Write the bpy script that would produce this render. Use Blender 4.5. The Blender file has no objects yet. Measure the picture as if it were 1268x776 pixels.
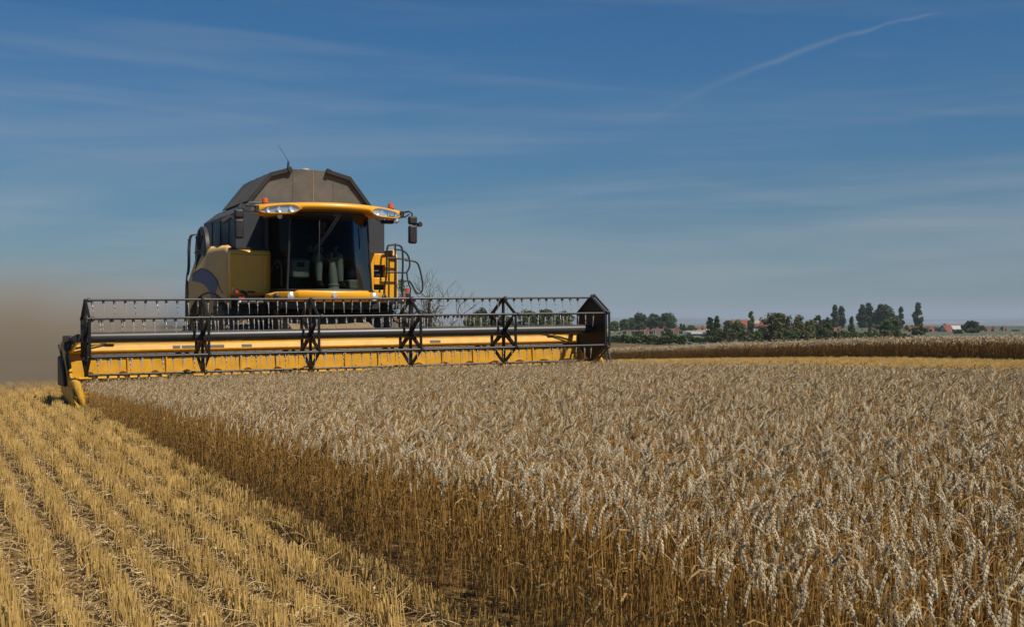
import bpy, bmesh, math, random
import numpy as np
from mathutils import Vector, Matrix, Euler
R = math.radians
sc = bpy.context.scene
COL = sc.collection

# ------------------------------------------------------------------ camera, world, sun, exposure
CAM_H = 1.32
FPX, CX, HY = 1518.0, 634.0, 400.0
cam = bpy.data.cameras.new('camera'); camo = bpy.data.objects.new('camera', cam); COL.objects.link(camo)
cam.sensor_width = 36.0; cam.lens = 36.0 * FPX / 1268.0
camo.location = (0, 0, CAM_H)
camo.rotation_euler = (R(90) + math.atan((HY - 388.0) / FPX), 0, 0)
cam.clip_start = 0.05; cam.clip_end = 40000
cam.dof.use_dof = True; cam.dof.focus_distance = 13.0; cam.dof.aperture_fstop = 14.0
sc.camera = camo

# machine axes: u across (to the right of the picture), v backwards, heading is -v
O = np.array([-2.40, 20.72]); S_, C_ = 0.4305, 0.9026
YAW = math.atan2(S_, C_)
def w2(u, v): return (-2.40 + C_*u - S_*v, 20.72 + S_*u + C_*v)
def l2(X, Y):
    dx, dy = X + 2.40, Y - 20.72
    return C_*dx + S_*dy, -S_*dx + C_*dy

sl = np.array([0.48, -0.88]); sl = sl/np.linalg.norm(sl)       # sun heading in machine axes (u, v)
SUN = np.array([C_*sl[0] - S_*sl[1], S_*sl[0] + C_*sl[1]])
SUN_EL = R(52)
sun = bpy.data.lights.new('sun', 'SUN'); suno = bpy.data.objects.new('sun', sun); COL.objects.link(suno)
sun.energy = 5.0; sun.angle = R(0.53); sun.color = (1.0, 0.90, 0.75)
dvec = Vector((SUN[0]*math.cos(SUN_EL), SUN[1]*math.cos(SUN_EL), math.sin(SUN_EL)))
suno.rotation_euler = dvec.to_track_quat('Z', 'Y').to_euler()

world = bpy.data.worlds.new('World'); sc.world = world; world.use_nodes = True
def build_world():
    nt = world.node_tree; nt.nodes.clear(); N = nt.nodes.new; L = nt.links.new
    out = N('ShaderNodeOutputWorld'); bg = N('ShaderNodeBackground'); bg.inputs[1].default_value = 0.05
    L(bg.outputs[0], out.inputs[0])
    sky = N('ShaderNodeTexSky'); sky.sky_type = 'NISHITA'; sky.sun_disc = False
    sky.sun_elevation = SUN_EL; sky.sun_rotation = math.atan2(SUN[0], SUN[1])
    sky.altitude = 300; sky.air_density = 1.0; sky.dust_density = 0.5; sky.ozone_density = 2.6
    tc = N('ShaderNodeTexCoord'); sep = N('ShaderNodeSeparateXYZ'); L(tc.outputs['Generated'], sep.inputs[0])
    def M(op, a, b=None, c=None, clamp=False):
        n = N('ShaderNodeMath'); n.operation = op; n.use_clamp = clamp
        for i, x in enumerate((a, b, c)):
            if x is None: continue
            if isinstance(x, (int, float)): n.inputs[i].default_value = x
            else: L(x, n.inputs[i])
        return n.outputs[0]
    x, y, z = sep.outputs
    # thin cirrus in long level streaks
    comb = N('ShaderNodeCombineXYZ'); L(M('MULTIPLY', x, 2.2), comb.inputs[0]); L(M('MULTIPLY', y, 2.2), comb.inputs[1])
    L(M('ADD', M('MULTIPLY', z, 30.0), M('MULTIPLY', x, 1.3)), comb.inputs[2])
    n1 = N('ShaderNodeTexNoise'); n1.inputs['Scale'].default_value = 1.15; n1.inputs['Detail'].default_value = 7; n1.inputs['Roughness'].default_value = 0.55
    n1.inputs['Distortion'].default_value = 0.35; L(comb.outputs[0], n1.inputs['Vector'])
    mr = N('ShaderNodeMapRange'); mr.interpolation_type = 'SMOOTHSTEP'; mr.inputs[1].default_value = 0.44; mr.inputs[2].default_value = 0.74
    L(n1.outputs[0], mr.inputs[0])
    lowmask = N('ShaderNodeMapRange'); lowmask.interpolation_type = 'SMOOTHSTEP'; lowmask.inputs[1].default_value = 0.30; lowmask.inputs[2].default_value = 0.10
    lowmask.inputs[3].default_value = 0.40; lowmask.inputs[4].default_value = 1.0; L(z, lowmask.inputs[0])
    cir = M('MULTIPLY', M('MULTIPLY', mr.outputs[0], lowmask.outputs[0]), 0.26)
    # broad faint veils lower down
    comb2 = N('ShaderNodeCombineXYZ'); L(M('MULTIPLY', x, 1.1), comb2.inputs[0]); L(M('MULTIPLY', y, 1.1), comb2.inputs[1]); L(M('ADD', M('MULTIPLY', z, 15.0), M('MULTIPLY', x, -.7)), comb2.inputs[2])
    n2 = N('ShaderNodeTexNoise'); n2.inputs['Scale'].default_value = 1.3; n2.inputs['Detail'].default_value = 9; n2.inputs['Roughness'].default_value = 0.6; n2.inputs['Distortion'].default_value = 0.5; L(comb2.outputs[0], n2.inputs['Vector'])
    mr2 = N('ShaderNodeMapRange'); mr2.interpolation_type = 'SMOOTHSTEP'; mr2.inputs[1].default_value = 0.40; mr2.inputs[2].default_value = 0.66; L(n2.outputs[0], mr2.inputs[0])
    band = N('ShaderNodeMapRange'); band.interpolation_type = 'SMOOTHSTEP'; band.inputs[1].default_value = 0.22; band.inputs[2].default_value = 0.11; L(z, band.inputs[0])
    cir = M('ADD', cir, M('MULTIPLY', M('MULTIPLY', mr2.outputs[0], band.outputs[0]), 0.30))
    # contrail
    ys = M('MAXIMUM', y, 0.05); px = M('DIVIDE', x, ys); pz = M('DIVIDE', z, ys)
    t = M('DIVIDE', M('SUBTRACT', px, 0.142), 0.208)
    par = M('MULTIPLY', M('MULTIPLY', t, M('SUBTRACT', 1.0, t)), 0.030)
    wob = N('ShaderNodeTexNoise'); wob.inputs['Scale'].default_value = 26; wob.inputs['Detail'].default_value = 4; L(tc.outputs['Generated'], wob.inputs['Vector'])
    dist = M('ADD', M('SUBTRACT', pz, M('ADD', M('ADD', M('MULTIPLY', t, 0.0706), 0.183), par)), M('MULTIPLY', M('SUBTRACT', wob.outputs[0], 0.5), 0.009))
    wid = M('ADD', M('MULTIPLY', M('SUBTRACT', 1.0, t, clamp=True), 0.0024), 0.0010)
    g = M('POWER', 2.718, M('MULTIPLY', M('POWER', M('DIVIDE', M('ABSOLUTE', dist), wid), 2.0), -1.0))
    ends = N('ShaderNodeMapRange'); ends.interpolation_type = 'SMOOTHSTEP'; ends.inputs[1].default_value = -0.34; ends.inputs[2].default_value = 0.55; L(t, ends.inputs[0])
    ende = N('ShaderNodeMapRange'); ende.interpolation_type = 'SMOOTHSTEP'; ende.inputs[1].default_value = 1.02; ende.inputs[2].default_value = 0.93; L(t, ende.inputs[0])
    fr = M('GREATER_THAN', y, 0.1)
    con = M('MULTIPLY', M('MULTIPLY', M('MULTIPLY', g, ends.outputs[0]), M('MULTIPLY', ende.outputs[0], fr)), M('MULTIPLY', wob.outputs[0], 0.34))
    fac = M('ADD', cir, con, clamp=True)
    # the sky itself: deep blue, muted
    mulc = N('ShaderNodeMixRGB'); mulc.blend_type = 'MULTIPLY'; mulc.inputs[0].default_value = 1.0; hz = N('ShaderNodeMapRange'); hz.interpolation_type = 'SMOOTHSTEP'; hz.inputs[1].default_value = 0.0; hz.inputs[2].default_value = 0.24; L(z, hz.inputs[0])
    tint = N('ShaderNodeMixRGB'); L(hz.outputs[0], tint.inputs[0]); tint.inputs[1].default_value = (0.49, 0.77, 0.95, 1); tint.inputs[2].default_value = (0.31, 0.86, 1.26, 1); L(tint.outputs[0], mulc.inputs[2])
    L(sky.outputs[0], mulc.inputs[1])
    mix = N('ShaderNodeMixRGB'); L(fac, mix.inputs[0]); L(mulc.outputs[0], mix.inputs[1]); mix.inputs[2].default_value = (6.4, 7.2, 8.0, 1)
    L(mix.outputs[0], bg.inputs[0])
build_world()
sc.view_settings.view_transform = 'Standard'; sc.view_settings.look = 'None'
sc.view_settings.exposure = 0.02; sc.view_settings.gamma = 1.0
sc.render.engine = 'CYCLES'
sc.cycles.max_bounces = 8; sc.cycles.diffuse_bounces = 1; sc.cycles.glossy_bounces = 3
sc.cycles.transparent_max_bounces = 16; sc.cycles.volume_bounces = 0; sc.cycles.volume_max_steps = 96
sc.cycles.volume_step_rate = 1.0
sc.cycles.use_denoising = True

# ------------------------------------------------------------------ helpers
def smooth01(t): t = np.clip(t, 0, 1); return t*t*(3 - 2*t)
def ground(X, Y):
    X = np.asarray(X, float); Y = np.asarray(Y, float)
    u, v = l2(X, Y)
    z = 0.013*(np.clip(u, -14, 5) + 4.7)
    z = z + 0.06*smooth01((u - 9)/12)
    back = np.log1p(np.exp(np.clip((v - 9)/3, -40, 40)))*3
    drop = 0.036*np.minimum(back, 30) + 0.0125*np.maximum(back - 30, 0)
    z = z - 24*np.tanh(drop/24)
    z = z - 0.012*smooth01((-u - 3)/5)*np.minimum(back, 60)
    z = z - 1.35*np.exp(-((X - 31.5)/10)**2 - ((Y - 207)/9)**2)      # sunken lane with the parked cars
    far = smooth01((Y - 1500)/2500)
    z = z*(1 - far) + far*(-24)
    r = 0.5 + 0.5*np.sin(X/1450 + 1.3) * np.cos(X/3100 + .4)
    r2 = 0.5 + 0.5*np.sin(X/900 + 0.2)
    z = z + smooth01((Y - 5200)/900)*smooth01((7500 - Y)/1400)*(9 + 13*r2)
    z = z + smooth01((Y - 8500)/2200)*(38 + 42*r)
    return z
def gz(X, Y): return float(ground(X, Y))

class MB:
    def __init__(s): s.v = []; s.f = []; s.mi = []; s.cur = 0
    def add(s, vs, fs):
        n = len(s.v); s.v += [tuple(p) for p in vs]; s.f += [tuple(i + n for i in f) for f in fs]; s.mi += [s.cur]*len(fs); return s
    def box(s, a, b):
        x0, y0, z0 = a; x1, y1, z1 = b
        return s.add([(x0,y0,z0),(x1,y0,z0),(x1,y1,z0),(x0,y1,z0),(x0,y0,z1),(x1,y0,z1),(x1,y1,z1),(x0,y1,z1)],
                     [(0,3,2,1),(4,5,6,7),(0,1,5,4),(1,2,6,5),(2,3,7,6),(3,0,4,7)])
    def hexa(s, p):   # 8 points, bottom ring then top ring
        return s.add(p, [(0,3,2,1),(4,5,6,7),(0,1,5,4),(1,2,6,5),(2,3,7,6),(3,0,4,7)])
    def prism(s, poly, d):   # planar polygon (3d points) extruded by vector d
        n = len(poly); d = Vector(d); vs = [Vector(p) for p in poly]; vs += [p + d for p in vs[:n]]
        return s.add(vs, [tuple(range(n))[::-1], tuple(range(n, 2*n))] + [(i, (i+1) % n, n + (i+1) % n, n + i) for i in range(n)])
    def tube(s, pts, r, n=8, r1=None, cap=True):
        P = [Vector(p) for p in pts]; m = len(P); vs = []; fs = []
        rr = r if isinstance(r, (list, tuple)) else [r + ((r1 if r1 is not None else r) - r)*i/max(1, m-1) for i in range(m)]
        prev = None
        for i, p in enumerate(P):
            t = (P[min(i+1, m-1)] - P[max(i-1, 0)]); t = t.normalized() if t.length > 1e-9 else Vector((0,0,1))
            if prev is None:
                a = Vector((0,0,1)) if abs(t.z) < .9 else Vector((1,0,0)); a = (a - t*a.dot(t)).normalized()
            else:
                a = prev - t*prev.dot(t); a = a.normalized() if a.length > 1e-6 else t.orthogonal().normalized()
            prev = a; b = t.cross(a)
            for k in range(n):
                w = 2*math.pi*k/n; vs.append(p + (a*math.cos(w) + b*math.sin(w))*rr[i])
        for i in range(m-1):
            for k in range(n): fs.append((i*n+k, i*n+(k+1) % n, (i+1)*n+(k+1) % n, (i+1)*n+k))
        if cap: fs.append(tuple(range(n))[::-1]); fs.append(tuple((m-1)*n + k for k in range(n)))
        return s.add(vs, fs)
    def lathe(s, prof, axis='z', c=(0,0,0), n=24, ang=2*math.pi):   # prof: (radius, along)
        vs = []; fs = []; m = len(prof)
        for (r, h) in prof:
            for k in range(n):
                w = ang*k/n; x, y = r*math.cos(w), r*math.sin(w)
                p = {'z': (x, y, h), 'x': (h, x, y), 'y': (x, h, y)}[axis]
                vs.append((p[0]+c[0], p[1]+c[1], p[2]+c[2]))
        for i in range(m-1):
            for k in range(n): fs.append((i*n+k, i*n+(k+1) % n, (i+1)*n+(k+1) % n, (i+1)*n+k))
        fs.append(tuple(range(n))[::-1]); fs.append(tuple((m-1)*n+k for k in range(n)))
        return s.add(vs, fs)
    def grid(s, fn, nu, nv, thick=None):
        vs = [fn(i/nu, j/nv) for j in range(nv+1) for i in range(nu+1)]
        fs = [(j*(nu+1)+i, j*(nu+1)+i+1, (j+1)*(nu+1)+i+1, (j+1)*(nu+1)+i) for j in range(nv) for i in range(nu)]
        return s.add(vs, fs)
    def mesh(s, name, mats):
        me = bpy.data.meshes.new(name); me.from_pydata([tuple(p) for p in s.v], [], s.f)
        for m in (mats if isinstance(mats, (list, tuple)) else [mats]): me.materials.append(m)
        me.polygons.foreach_set('material_index', s.mi)
        bm = bmesh.new(); bm.from_mesh(me); bmesh.ops.recalc_face_normals(bm, faces=bm.faces); bm.to_mesh(me); bm.free()
        return me
    def build(s, name, mats, parent=None, smooth=35, bevel=0, solid=0, subd=0, segs=2):
        me = s.mesh(name, mats); o = bpy.data.objects.new(name, me); COL.objects.link(o)
        if smooth:
            me.polygons.foreach_set('use_smooth', [True]*len(me.polygons)); me.set_sharp_from_angle(angle=R(smooth))
        if solid:
            m = o.modifiers.new('solid', 'SOLIDIFY'); m.thickness = solid; m.offset = 0
        if bevel:
            m = o.modifiers.new('bevel', 'BEVEL'); m.width = bevel; m.segments = segs; m.limit_method = 'ANGLE'; m.angle_limit = R(30); m.harden_normals = False
        if subd:
            m = o.modifiers.new('sub', 'SUBSURF'); m.levels = subd; m.render_levels = subd
        if parent: o.parent = parent
        return o
def chaikin(pts, k=2):
    P = [Vector(p) for p in pts]
    for _ in range(k):
        Q = [P[0]]
        for a, b in zip(P[:-1], P[1:]): Q += [a*.75 + b*.25, a*.25 + b*.75]
        Q.append(P[-1]); P = Q
    return P
def tag(o, label=None, cat=None, group=None, kind=None):
    if label: o['label'] = label
    if cat: o['category'] = cat
    if group: o['group'] = group
    if kind: o['kind'] = kind
    return o
def empty(name, loc, rz=0, label=None, cat=None, group=None):
    o = bpy.data.objects.new(name, None); COL.objects.link(o); o.location = loc; o.rotation_euler = (0, 0, rz); o.empty_display_size = .2
    return tag(o, label, cat, group)

# ------------------------------------------------------------------ materials
def mat(name, base, rough=.5, metal=0, dust=None, dustamt=0, dscale=4, var=0, vscale=6, coat=0, spec=.5, bump=0, bscale=40, updust=0):
    m = bpy.data.materials.new(name); m.use_nodes = True; nt = m.node_tree; N = nt.nodes.new; L = nt.links.new
    b = nt.nodes['Principled BSDF']
    b.inputs['Roughness'].default_value = rough; b.inputs['Metallic'].default_value = metal
    b.inputs['Coat Weight'].default_value = coat; b.inputs['Coat Roughness'].default_value = .15
    b.inputs['Specular IOR Level'].default_value = spec
    b.inputs['Base Color'].default_value = (*base, 1)
    tc = N('ShaderNodeTexCoord'); src = None
    if var:
        n = N('ShaderNodeTexNoise'); n.inputs['Scale'].default_value = vscale; n.inputs['Detail'].default_value = 6; L(tc.outputs['Object'], n.inputs['Vector'])
        mr = N('ShaderNodeMapRange'); mr.inputs[1].default_value = .3; mr.inputs[2].default_value = .7; mr.inputs[3].default_value = 1 - var; mr.inputs[4].default_value = 1 + var; L(n.outputs[0], mr.inputs[0])
        mx = N('ShaderNodeMixRGB'); mx.blend_type = 'MULTIPLY'; mx.inputs[0].default_value = 1; mx.inputs[1].default_value = (*base, 1); L(mr.outputs[0], mx.inputs[2]); src = mx.outputs[0]
    if dust:
        n = N('ShaderNodeTexNoise'); n.inputs['Scale'].default_value = dscale; n.inputs['Detail'].default_value = 9; n.inputs['Roughness'].default_value = .68; L(tc.outputs['Object'], n.inputs['Vector'])
        mr = N('ShaderNodeMapRange'); mr.inputs[1].default_value = .35; mr.inputs[2].default_value = .75; mr.inputs[3].default_value = dustamt*.45; mr.inputs[4].default_value = min(1, dustamt*1.5); L(n.outputs[0], mr.inputs[0])
        fac = mr.outputs[0]
        if updust:
            g = N('ShaderNodeNewGeometry'); sp = N('ShaderNodeSeparateXYZ'); L(g.outputs['Normal'], sp.inputs[0])
            u2 = N('ShaderNodeMapRange'); u2.inputs[1].default_value = .3; u2.inputs[2].default_value = .95; u2.inputs[3].default_value = 0; u2.inputs[4].default_value = updust; L(sp.outputs[2], u2.inputs[0])
            ad = N('ShaderNodeMath'); ad.operation = 'MAXIMUM'; L(fac, ad.inputs[0]); L(u2.outputs[0], ad.inputs[1]); fac = ad.outputs[0]
        mx = N('ShaderNodeMixRGB'); L(fac, mx.inputs[0]); mx.inputs[2].default_value = (*dust, 1)
        if src: L(src, mx.inputs[1])
        else: mx.inputs[1].default_value = (*base, 1)
        src = mx.outputs[0]
        rr = N('ShaderNodeMapRange'); rr.inputs[3].default_value = rough; rr.inputs[4].default_value = .9; L(fac, rr.inputs[0]); L(rr.outputs[0], b.inputs['Roughness'])
    if src: L(src, b.inputs['Base Color'])
    if bump:
        n = N('ShaderNodeTexNoise'); n.inputs['Scale'].default_value = bscale; n.inputs['Detail'].default_value = 5; L(tc.outputs['Object'], n.inputs['Vector'])
        bp = N('ShaderNodeBump'); bp.inputs['Strength'].default_value = bump; bp.inputs['Distance'].default_value = .02; L(n.outputs[0], bp.inputs['Height']); L(bp.outputs[0], b.inputs['Normal'])
    return m
DUST = (.30, .22, .13)
M = {}
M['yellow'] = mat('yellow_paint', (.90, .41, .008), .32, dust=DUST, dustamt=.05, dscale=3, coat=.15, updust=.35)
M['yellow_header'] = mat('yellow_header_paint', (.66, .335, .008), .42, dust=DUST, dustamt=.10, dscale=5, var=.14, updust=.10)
M['tan'] = mat('dusty_yellow_paint', (.86, .50, .11), .55, dust=(.62,.43,.23), dustamt=.5, dscale=2.2, updust=.5)
M['bluegrey'] = mat('dusty_blue_decal', (.10, .11, .19), .45, dust=(.30,.26,.24), dustamt=.36, dscale=5)
M['tank'] = mat('dark_tank_paint', (.024, .03, .042), .5, dust=(.20,.17,.13), dustamt=.09, dscale=3, updust=.5)
M['cover'] = mat('dusty_tank_cover', (.038, .038, .038), .8, dust=(.15,.134,.108), dustamt=.64, dscale=1.9, var=.55, vscale=2.1)
M['black'] = mat('black_plastic', (.014, .014, .016), .5, dust=(.2,.16,.11), dustamt=.06, dscale=6, updust=.2)
M['blackgloss'] = mat('black_enamel', (.010, .010, .012), .55, dust=(.22,.18,.12), dustamt=.05, dscale=6, updust=.25)
M['reel'] = mat('dark_reel_paint', (.028, .03, .036), .36, dust=(.25,.20,.14), dustamt=.06, dscale=7, updust=.18)
M['spider'] = mat('black_spider_steel', (.005, .005, .006), .6, dust=(.14,.10,.06), dustamt=.012, dscale=8, spec=.35)
M['steel'] = mat('worn_steel', (.55, .54, .52), .35, .9, var=.15)
M['tine'] = mat('tine_steel', (.70, .68, .65), .3, .35)
M['chrome'] = mat('chrome_reflector', (.86, .87, .88), .25, .55, var=.12, vscale=30)
M['rubber'] = mat('tyre_rubber', (.022, .021, .02), .8, dust=(.22,.17,.11), dustamt=.55, dscale=5)
M['rim'] = mat('rim_paint', (.55, .45, .25), .5, dust=DUST, dustamt=.4)
M['feeder'] = mat('dusty_feeder_house', (.22, .15, .07), .7, dust=(.26,.18,.10), dustamt=.75, dscale=3)
M['orange'] = mat('orange_beacon', (.60, .11, .012), .2, coat=.5)
M['red'] = mat('red_reflector', (.62, .05, .02), .3)
M['white'] = mat('white_paint', (.78, .78, .76), .5)
M['seat'] = mat('seat_cloth', (.03, .032, .04), .9)
M['console'] = mat('pale_console_plastic', (.50, .53, .52), .5, var=.05)
M['trousers'] = mat('work_trousers', (.40, .47, .46), .9, var=.12, vscale=14)
M['shirt'] = mat('dark_shirt', (.03, .028, .03), .9, var=.2, vscale=12)
M['skin'] = mat('skin', (.46, .25, .17), .55)
M['hair'] = mat('hair', (.06, .045, .03), .7)
M['shoe'] = mat('shoe_leather', (.03, .025, .02), .6)
M['cloth'] = mat('pale_rag', (.55, .52, .34), .9, var=.2, vscale=12)
M['bluebag'] = mat('blue_bag_fabric', (.02, .045, .13), .8)

def glass(name, tint, refl=1.0, rough=.02):
    m = bpy.data.materials.new(name); m.use_nodes = True; nt = m.node_tree; nt.nodes.clear(); N = nt.nodes.new; L = nt.links.new
    out = N('ShaderNodeOutputMaterial'); mx = N('ShaderNodeMixShader'); tr = N('ShaderNodeBsdfTransparent'); gl = N('ShaderNodeBsdfGlossy')
    fr = N('ShaderNodeFresnel'); fr.inputs[0].default_value = 1.45; tr.inputs[0].default_value = (*tint, 1); gl.inputs['Roughness'].default_value = rough
    gl.inputs[0].default_value = (refl, refl, refl, 1)
    L(fr.outputs[0], mx.inputs[0]); L(tr.outputs[0], mx.inputs[1]); L(gl.outputs[0], mx.inputs[2]); L(mx.outputs[0], out.inputs[0]); return m
M['glass'] = glass('tinted_cab_glass', (.32, .36, .33), .14)
M['clear'] = glass('clear_lamp_glass', (.92, .95, .96))
M['window'] = mat('far_window_glass', (.03, .04, .05), .1)

# leaf / straw materials : random tone per instance
def plant_mat(name, a, b, rough=.6, spread=None, transl=0.0, spec=.35):
    m = bpy.data.materials.new(name); m.use_nodes = True; nt = m.node_tree; N = nt.nodes.new; L = nt.links.new
    bs = nt.nodes['Principled BSDF']; bs.inputs['Roughness'].default_value = rough; bs.inputs['Specular IOR Level'].default_value = spec
    oi = N('ShaderNodeObjectInfo'); g = N('ShaderNodeNewGeometry')
    ad = N('ShaderNodeMath'); ad.operation = 'MULTIPLY_ADD'; L(g.outputs['Random Per Island'], ad.inputs[0]); ad.inputs[1].default_value = .45
    ml = N('ShaderNodeMath'); ml.operation = 'MULTIPLY'; L(oi.outputs['Random'], ml.inputs[0]); ml.inputs[1].default_value = .55; L(ml.outputs[0], ad.inputs[2])
    mx = N('ShaderNodeMixRGB'); L(ad.outputs[0], mx.inputs[0]); mx.inputs[1].default_value = (*a, 1); mx.inputs[2].default_value = (*b, 1)
    L(mx.outputs[0], bs.inputs['Base Color'])
    if transl:
        out = nt.nodes['Material Output']; t = N('ShaderNodeBsdfTranslucent'); L(mx.outputs[0], t.inputs[0]); ms = N('ShaderNodeMixShader'); ms.inputs[0].default_value = transl
        L(bs.outputs[0], ms.inputs[1]); L(t.outputs[0], ms.inputs[2]); L(ms.outputs[0], out.inputs[0])
    return m
M['ear'] = plant_mat('wheat_ear', (.31, .25, .155), (.74, .615, .41), .6)
M['stem'] = plant_mat('wheat_stem', (.10, .047, .011), (.58, .325, .085), .45)
M['dryleaf'] = plant_mat('wheat_dry_leaf', (.13, .075, .025), (.46, .31, .12), .6, transl=.12)
M['stub'] = plant_mat('stubble_straw', (.30, .17, .042), (.86, .58, .20), .45)
M['litter'] = plant_mat('straw_litter', (.24, .15, .05), (.66, .49, .24), .5)
M['weed'] = plant_mat('weed_leaf', (.05, .11, .03), (.08, .17, .05), .5, transl=.3)

# ------------------------------------------------------------------ ground sheet
def build_ground():
    def axis(neg, pos, d0, k):
        a = [0.0]; d = d0
        while a[-1] < pos: a.append(a[-1] + d); d *= k
        b = [0.0]; d = d0
        while b[-1] < neg: b.append(b[-1] + d); d *= k
        return np.array(sorted([-t for t in b[1:]] + a))
    xs = axis(7800, 7800, .8, 1.045); ys = axis(40, 13000, .8, 1.032)
    XX, YY = np.meshgrid(xs, ys); ZZ = ground(XX, YY)
    me = bpy.data.meshes.new('ground'); nx, ny = len(xs), len(ys)
    vs = np.stack([XX, YY, ZZ], -1).reshape(-1, 3)
    fs = [(j*nx+i, j*nx+i+1, (j+1)*nx+i+1, (j+1)*nx+i) for j in range(ny-1) for i in range(nx-1)]
    me.from_pydata(vs.tolist(), [], fs); me.polygons.foreach_set('use_smooth', [True]*len(fs))
    o = bpy.data.objects.new('ground', me); COL.objects.link(o); o['kind'] = 'structure'
    m = bpy.data.materials.new('field_soil'); m.use_nodes = True; nt = m.node_tree; N = nt.nodes.new; L = nt.links.new
    b = nt.nodes['Principled BSDF']; b.inputs['Roughness'].default_value = .9; b.inputs['Specular IOR Level'].default_value = .2
    geo = N('ShaderNodeNewGeometry'); 
    def noise(s, d=6): 
        n = N('ShaderNodeTexNoise'); n.inputs['Scale'].default_value = s; n.inputs['Detail'].default_value = d; n.inputs['Roughness'].default_value = .65; L(geo.outputs['Position'], n.inputs['Vector']); return n.outputs[0]
    def ramp(fac, stops):
        r = N('ShaderNodeValToRGB'); L(fac, r.inputs[0]); e = r.color_ramp.elements
        while len(e) < len(stops): e.new(.5)
        for el, (p, c) in zip(e, stops): el.position = p; el.color = (*c, 1)
        return r
    soil = ramp(noise(9, 10), [(.3, (.03, .018, .009)), (.45, (.08, .046, .02)), (.54, (.20, .125, .045)), (.68, (.40, .27, .10))])
    vo = N('ShaderNodeTexVoronoi'); vo.inputs['Scale'].default_value = 1.0
    mp = N('ShaderNodeMapping'); mp.inputs['Scale'].default_value = (.0016, .0036, 0); mp.inputs['Rotation'].default_value = (0, 0, .12); L(geo.outputs['Position'], mp.inputs['Vector']); L(mp.outputs[0], vo.inputs['Vector'])
    sepc = N('ShaderNodeSeparateColor'); L(vo.outputs['Color'], sepc.inputs[0])
    farc = ramp(sepc.outputs[0], [(0, (.06, .075, .045)), (.3, (.10, .11, .07)), (.5, (.22, .19, .12)), (.62, (.07, .085, .05)), (.85, (.30, .26, .17))]); farc.color_ramp.interpolation = 'CONSTANT'
    sp = N('ShaderNodeSeparateXYZ'); L(geo.outputs['Position'], sp.inputs[0])
    mr = N('ShaderNodeMapRange'); mr.inputs[1].default_value = 160; mr.inputs[2].default_value = 260; L(sp.outputs[1], mr.inputs[0])
    mr2 = N('ShaderNodeMapRange'); mr2.inputs[1].default_value = 5200; mr2.inputs[2].default_value = 6200; L(sp.outputs[1], mr2.inputs[0])
    wood = N('ShaderNodeMixRGB'); L(mr2.outputs[0], wood.inputs[0]); L(farc.outputs[0], wood.inputs[1])
    wv = ramp(noise(.0011, 3), [(.4, (.03, .045, .022)), (.56, (.035, .05, .025)), (.6, (.25, .20, .12)), (.8, (.05, .07, .03))]); L(wv.outputs[0], wood.inputs[2])
    mx = N('ShaderNodeMixRGB'); L(mr.outputs[0], mx.inputs[0]); L(soil.outputs[0], mx.inputs[1]); L(wood.outputs[0], mx.inputs[2])
    L(mx.outputs[0], b.inputs['Base Color'])
    bp = N('ShaderNodeBump'); bp.inputs['Strength'].default_value = .6; bp.inputs['Distance'].default_value = .04; L(noise(22, 6), bp.inputs['Height']); L(bp.outputs[0], b.inputs['Normal'])
    me.materials.append(m)
build_ground()

# haze: even air round the whole scene
def build_haze():
    mb = MB(); mb.box((-7900, -60, -40), (7900, 13200, 130))
    m = bpy.data.materials.new('haze_air'); m.use_nodes = True; nt = m.node_tree; nt.nodes.clear()
    out = nt.nodes.new('ShaderNodeOutputMaterial'); v = nt.nodes.new('ShaderNodeVolumePrincipled')
    v.inputs['Color'].default_value = (.72, .84, 1.0, 1); v.inputs['Density'].default_value = 1.35e-4; v.inputs['Anisotropy'].default_value = 0.0
    nt.links.new(v.outputs[0], out.inputs['Volume'])
    o = mb.build('haze', m, smooth=0); o['kind'] = 'stuff'
build_haze()

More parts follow.
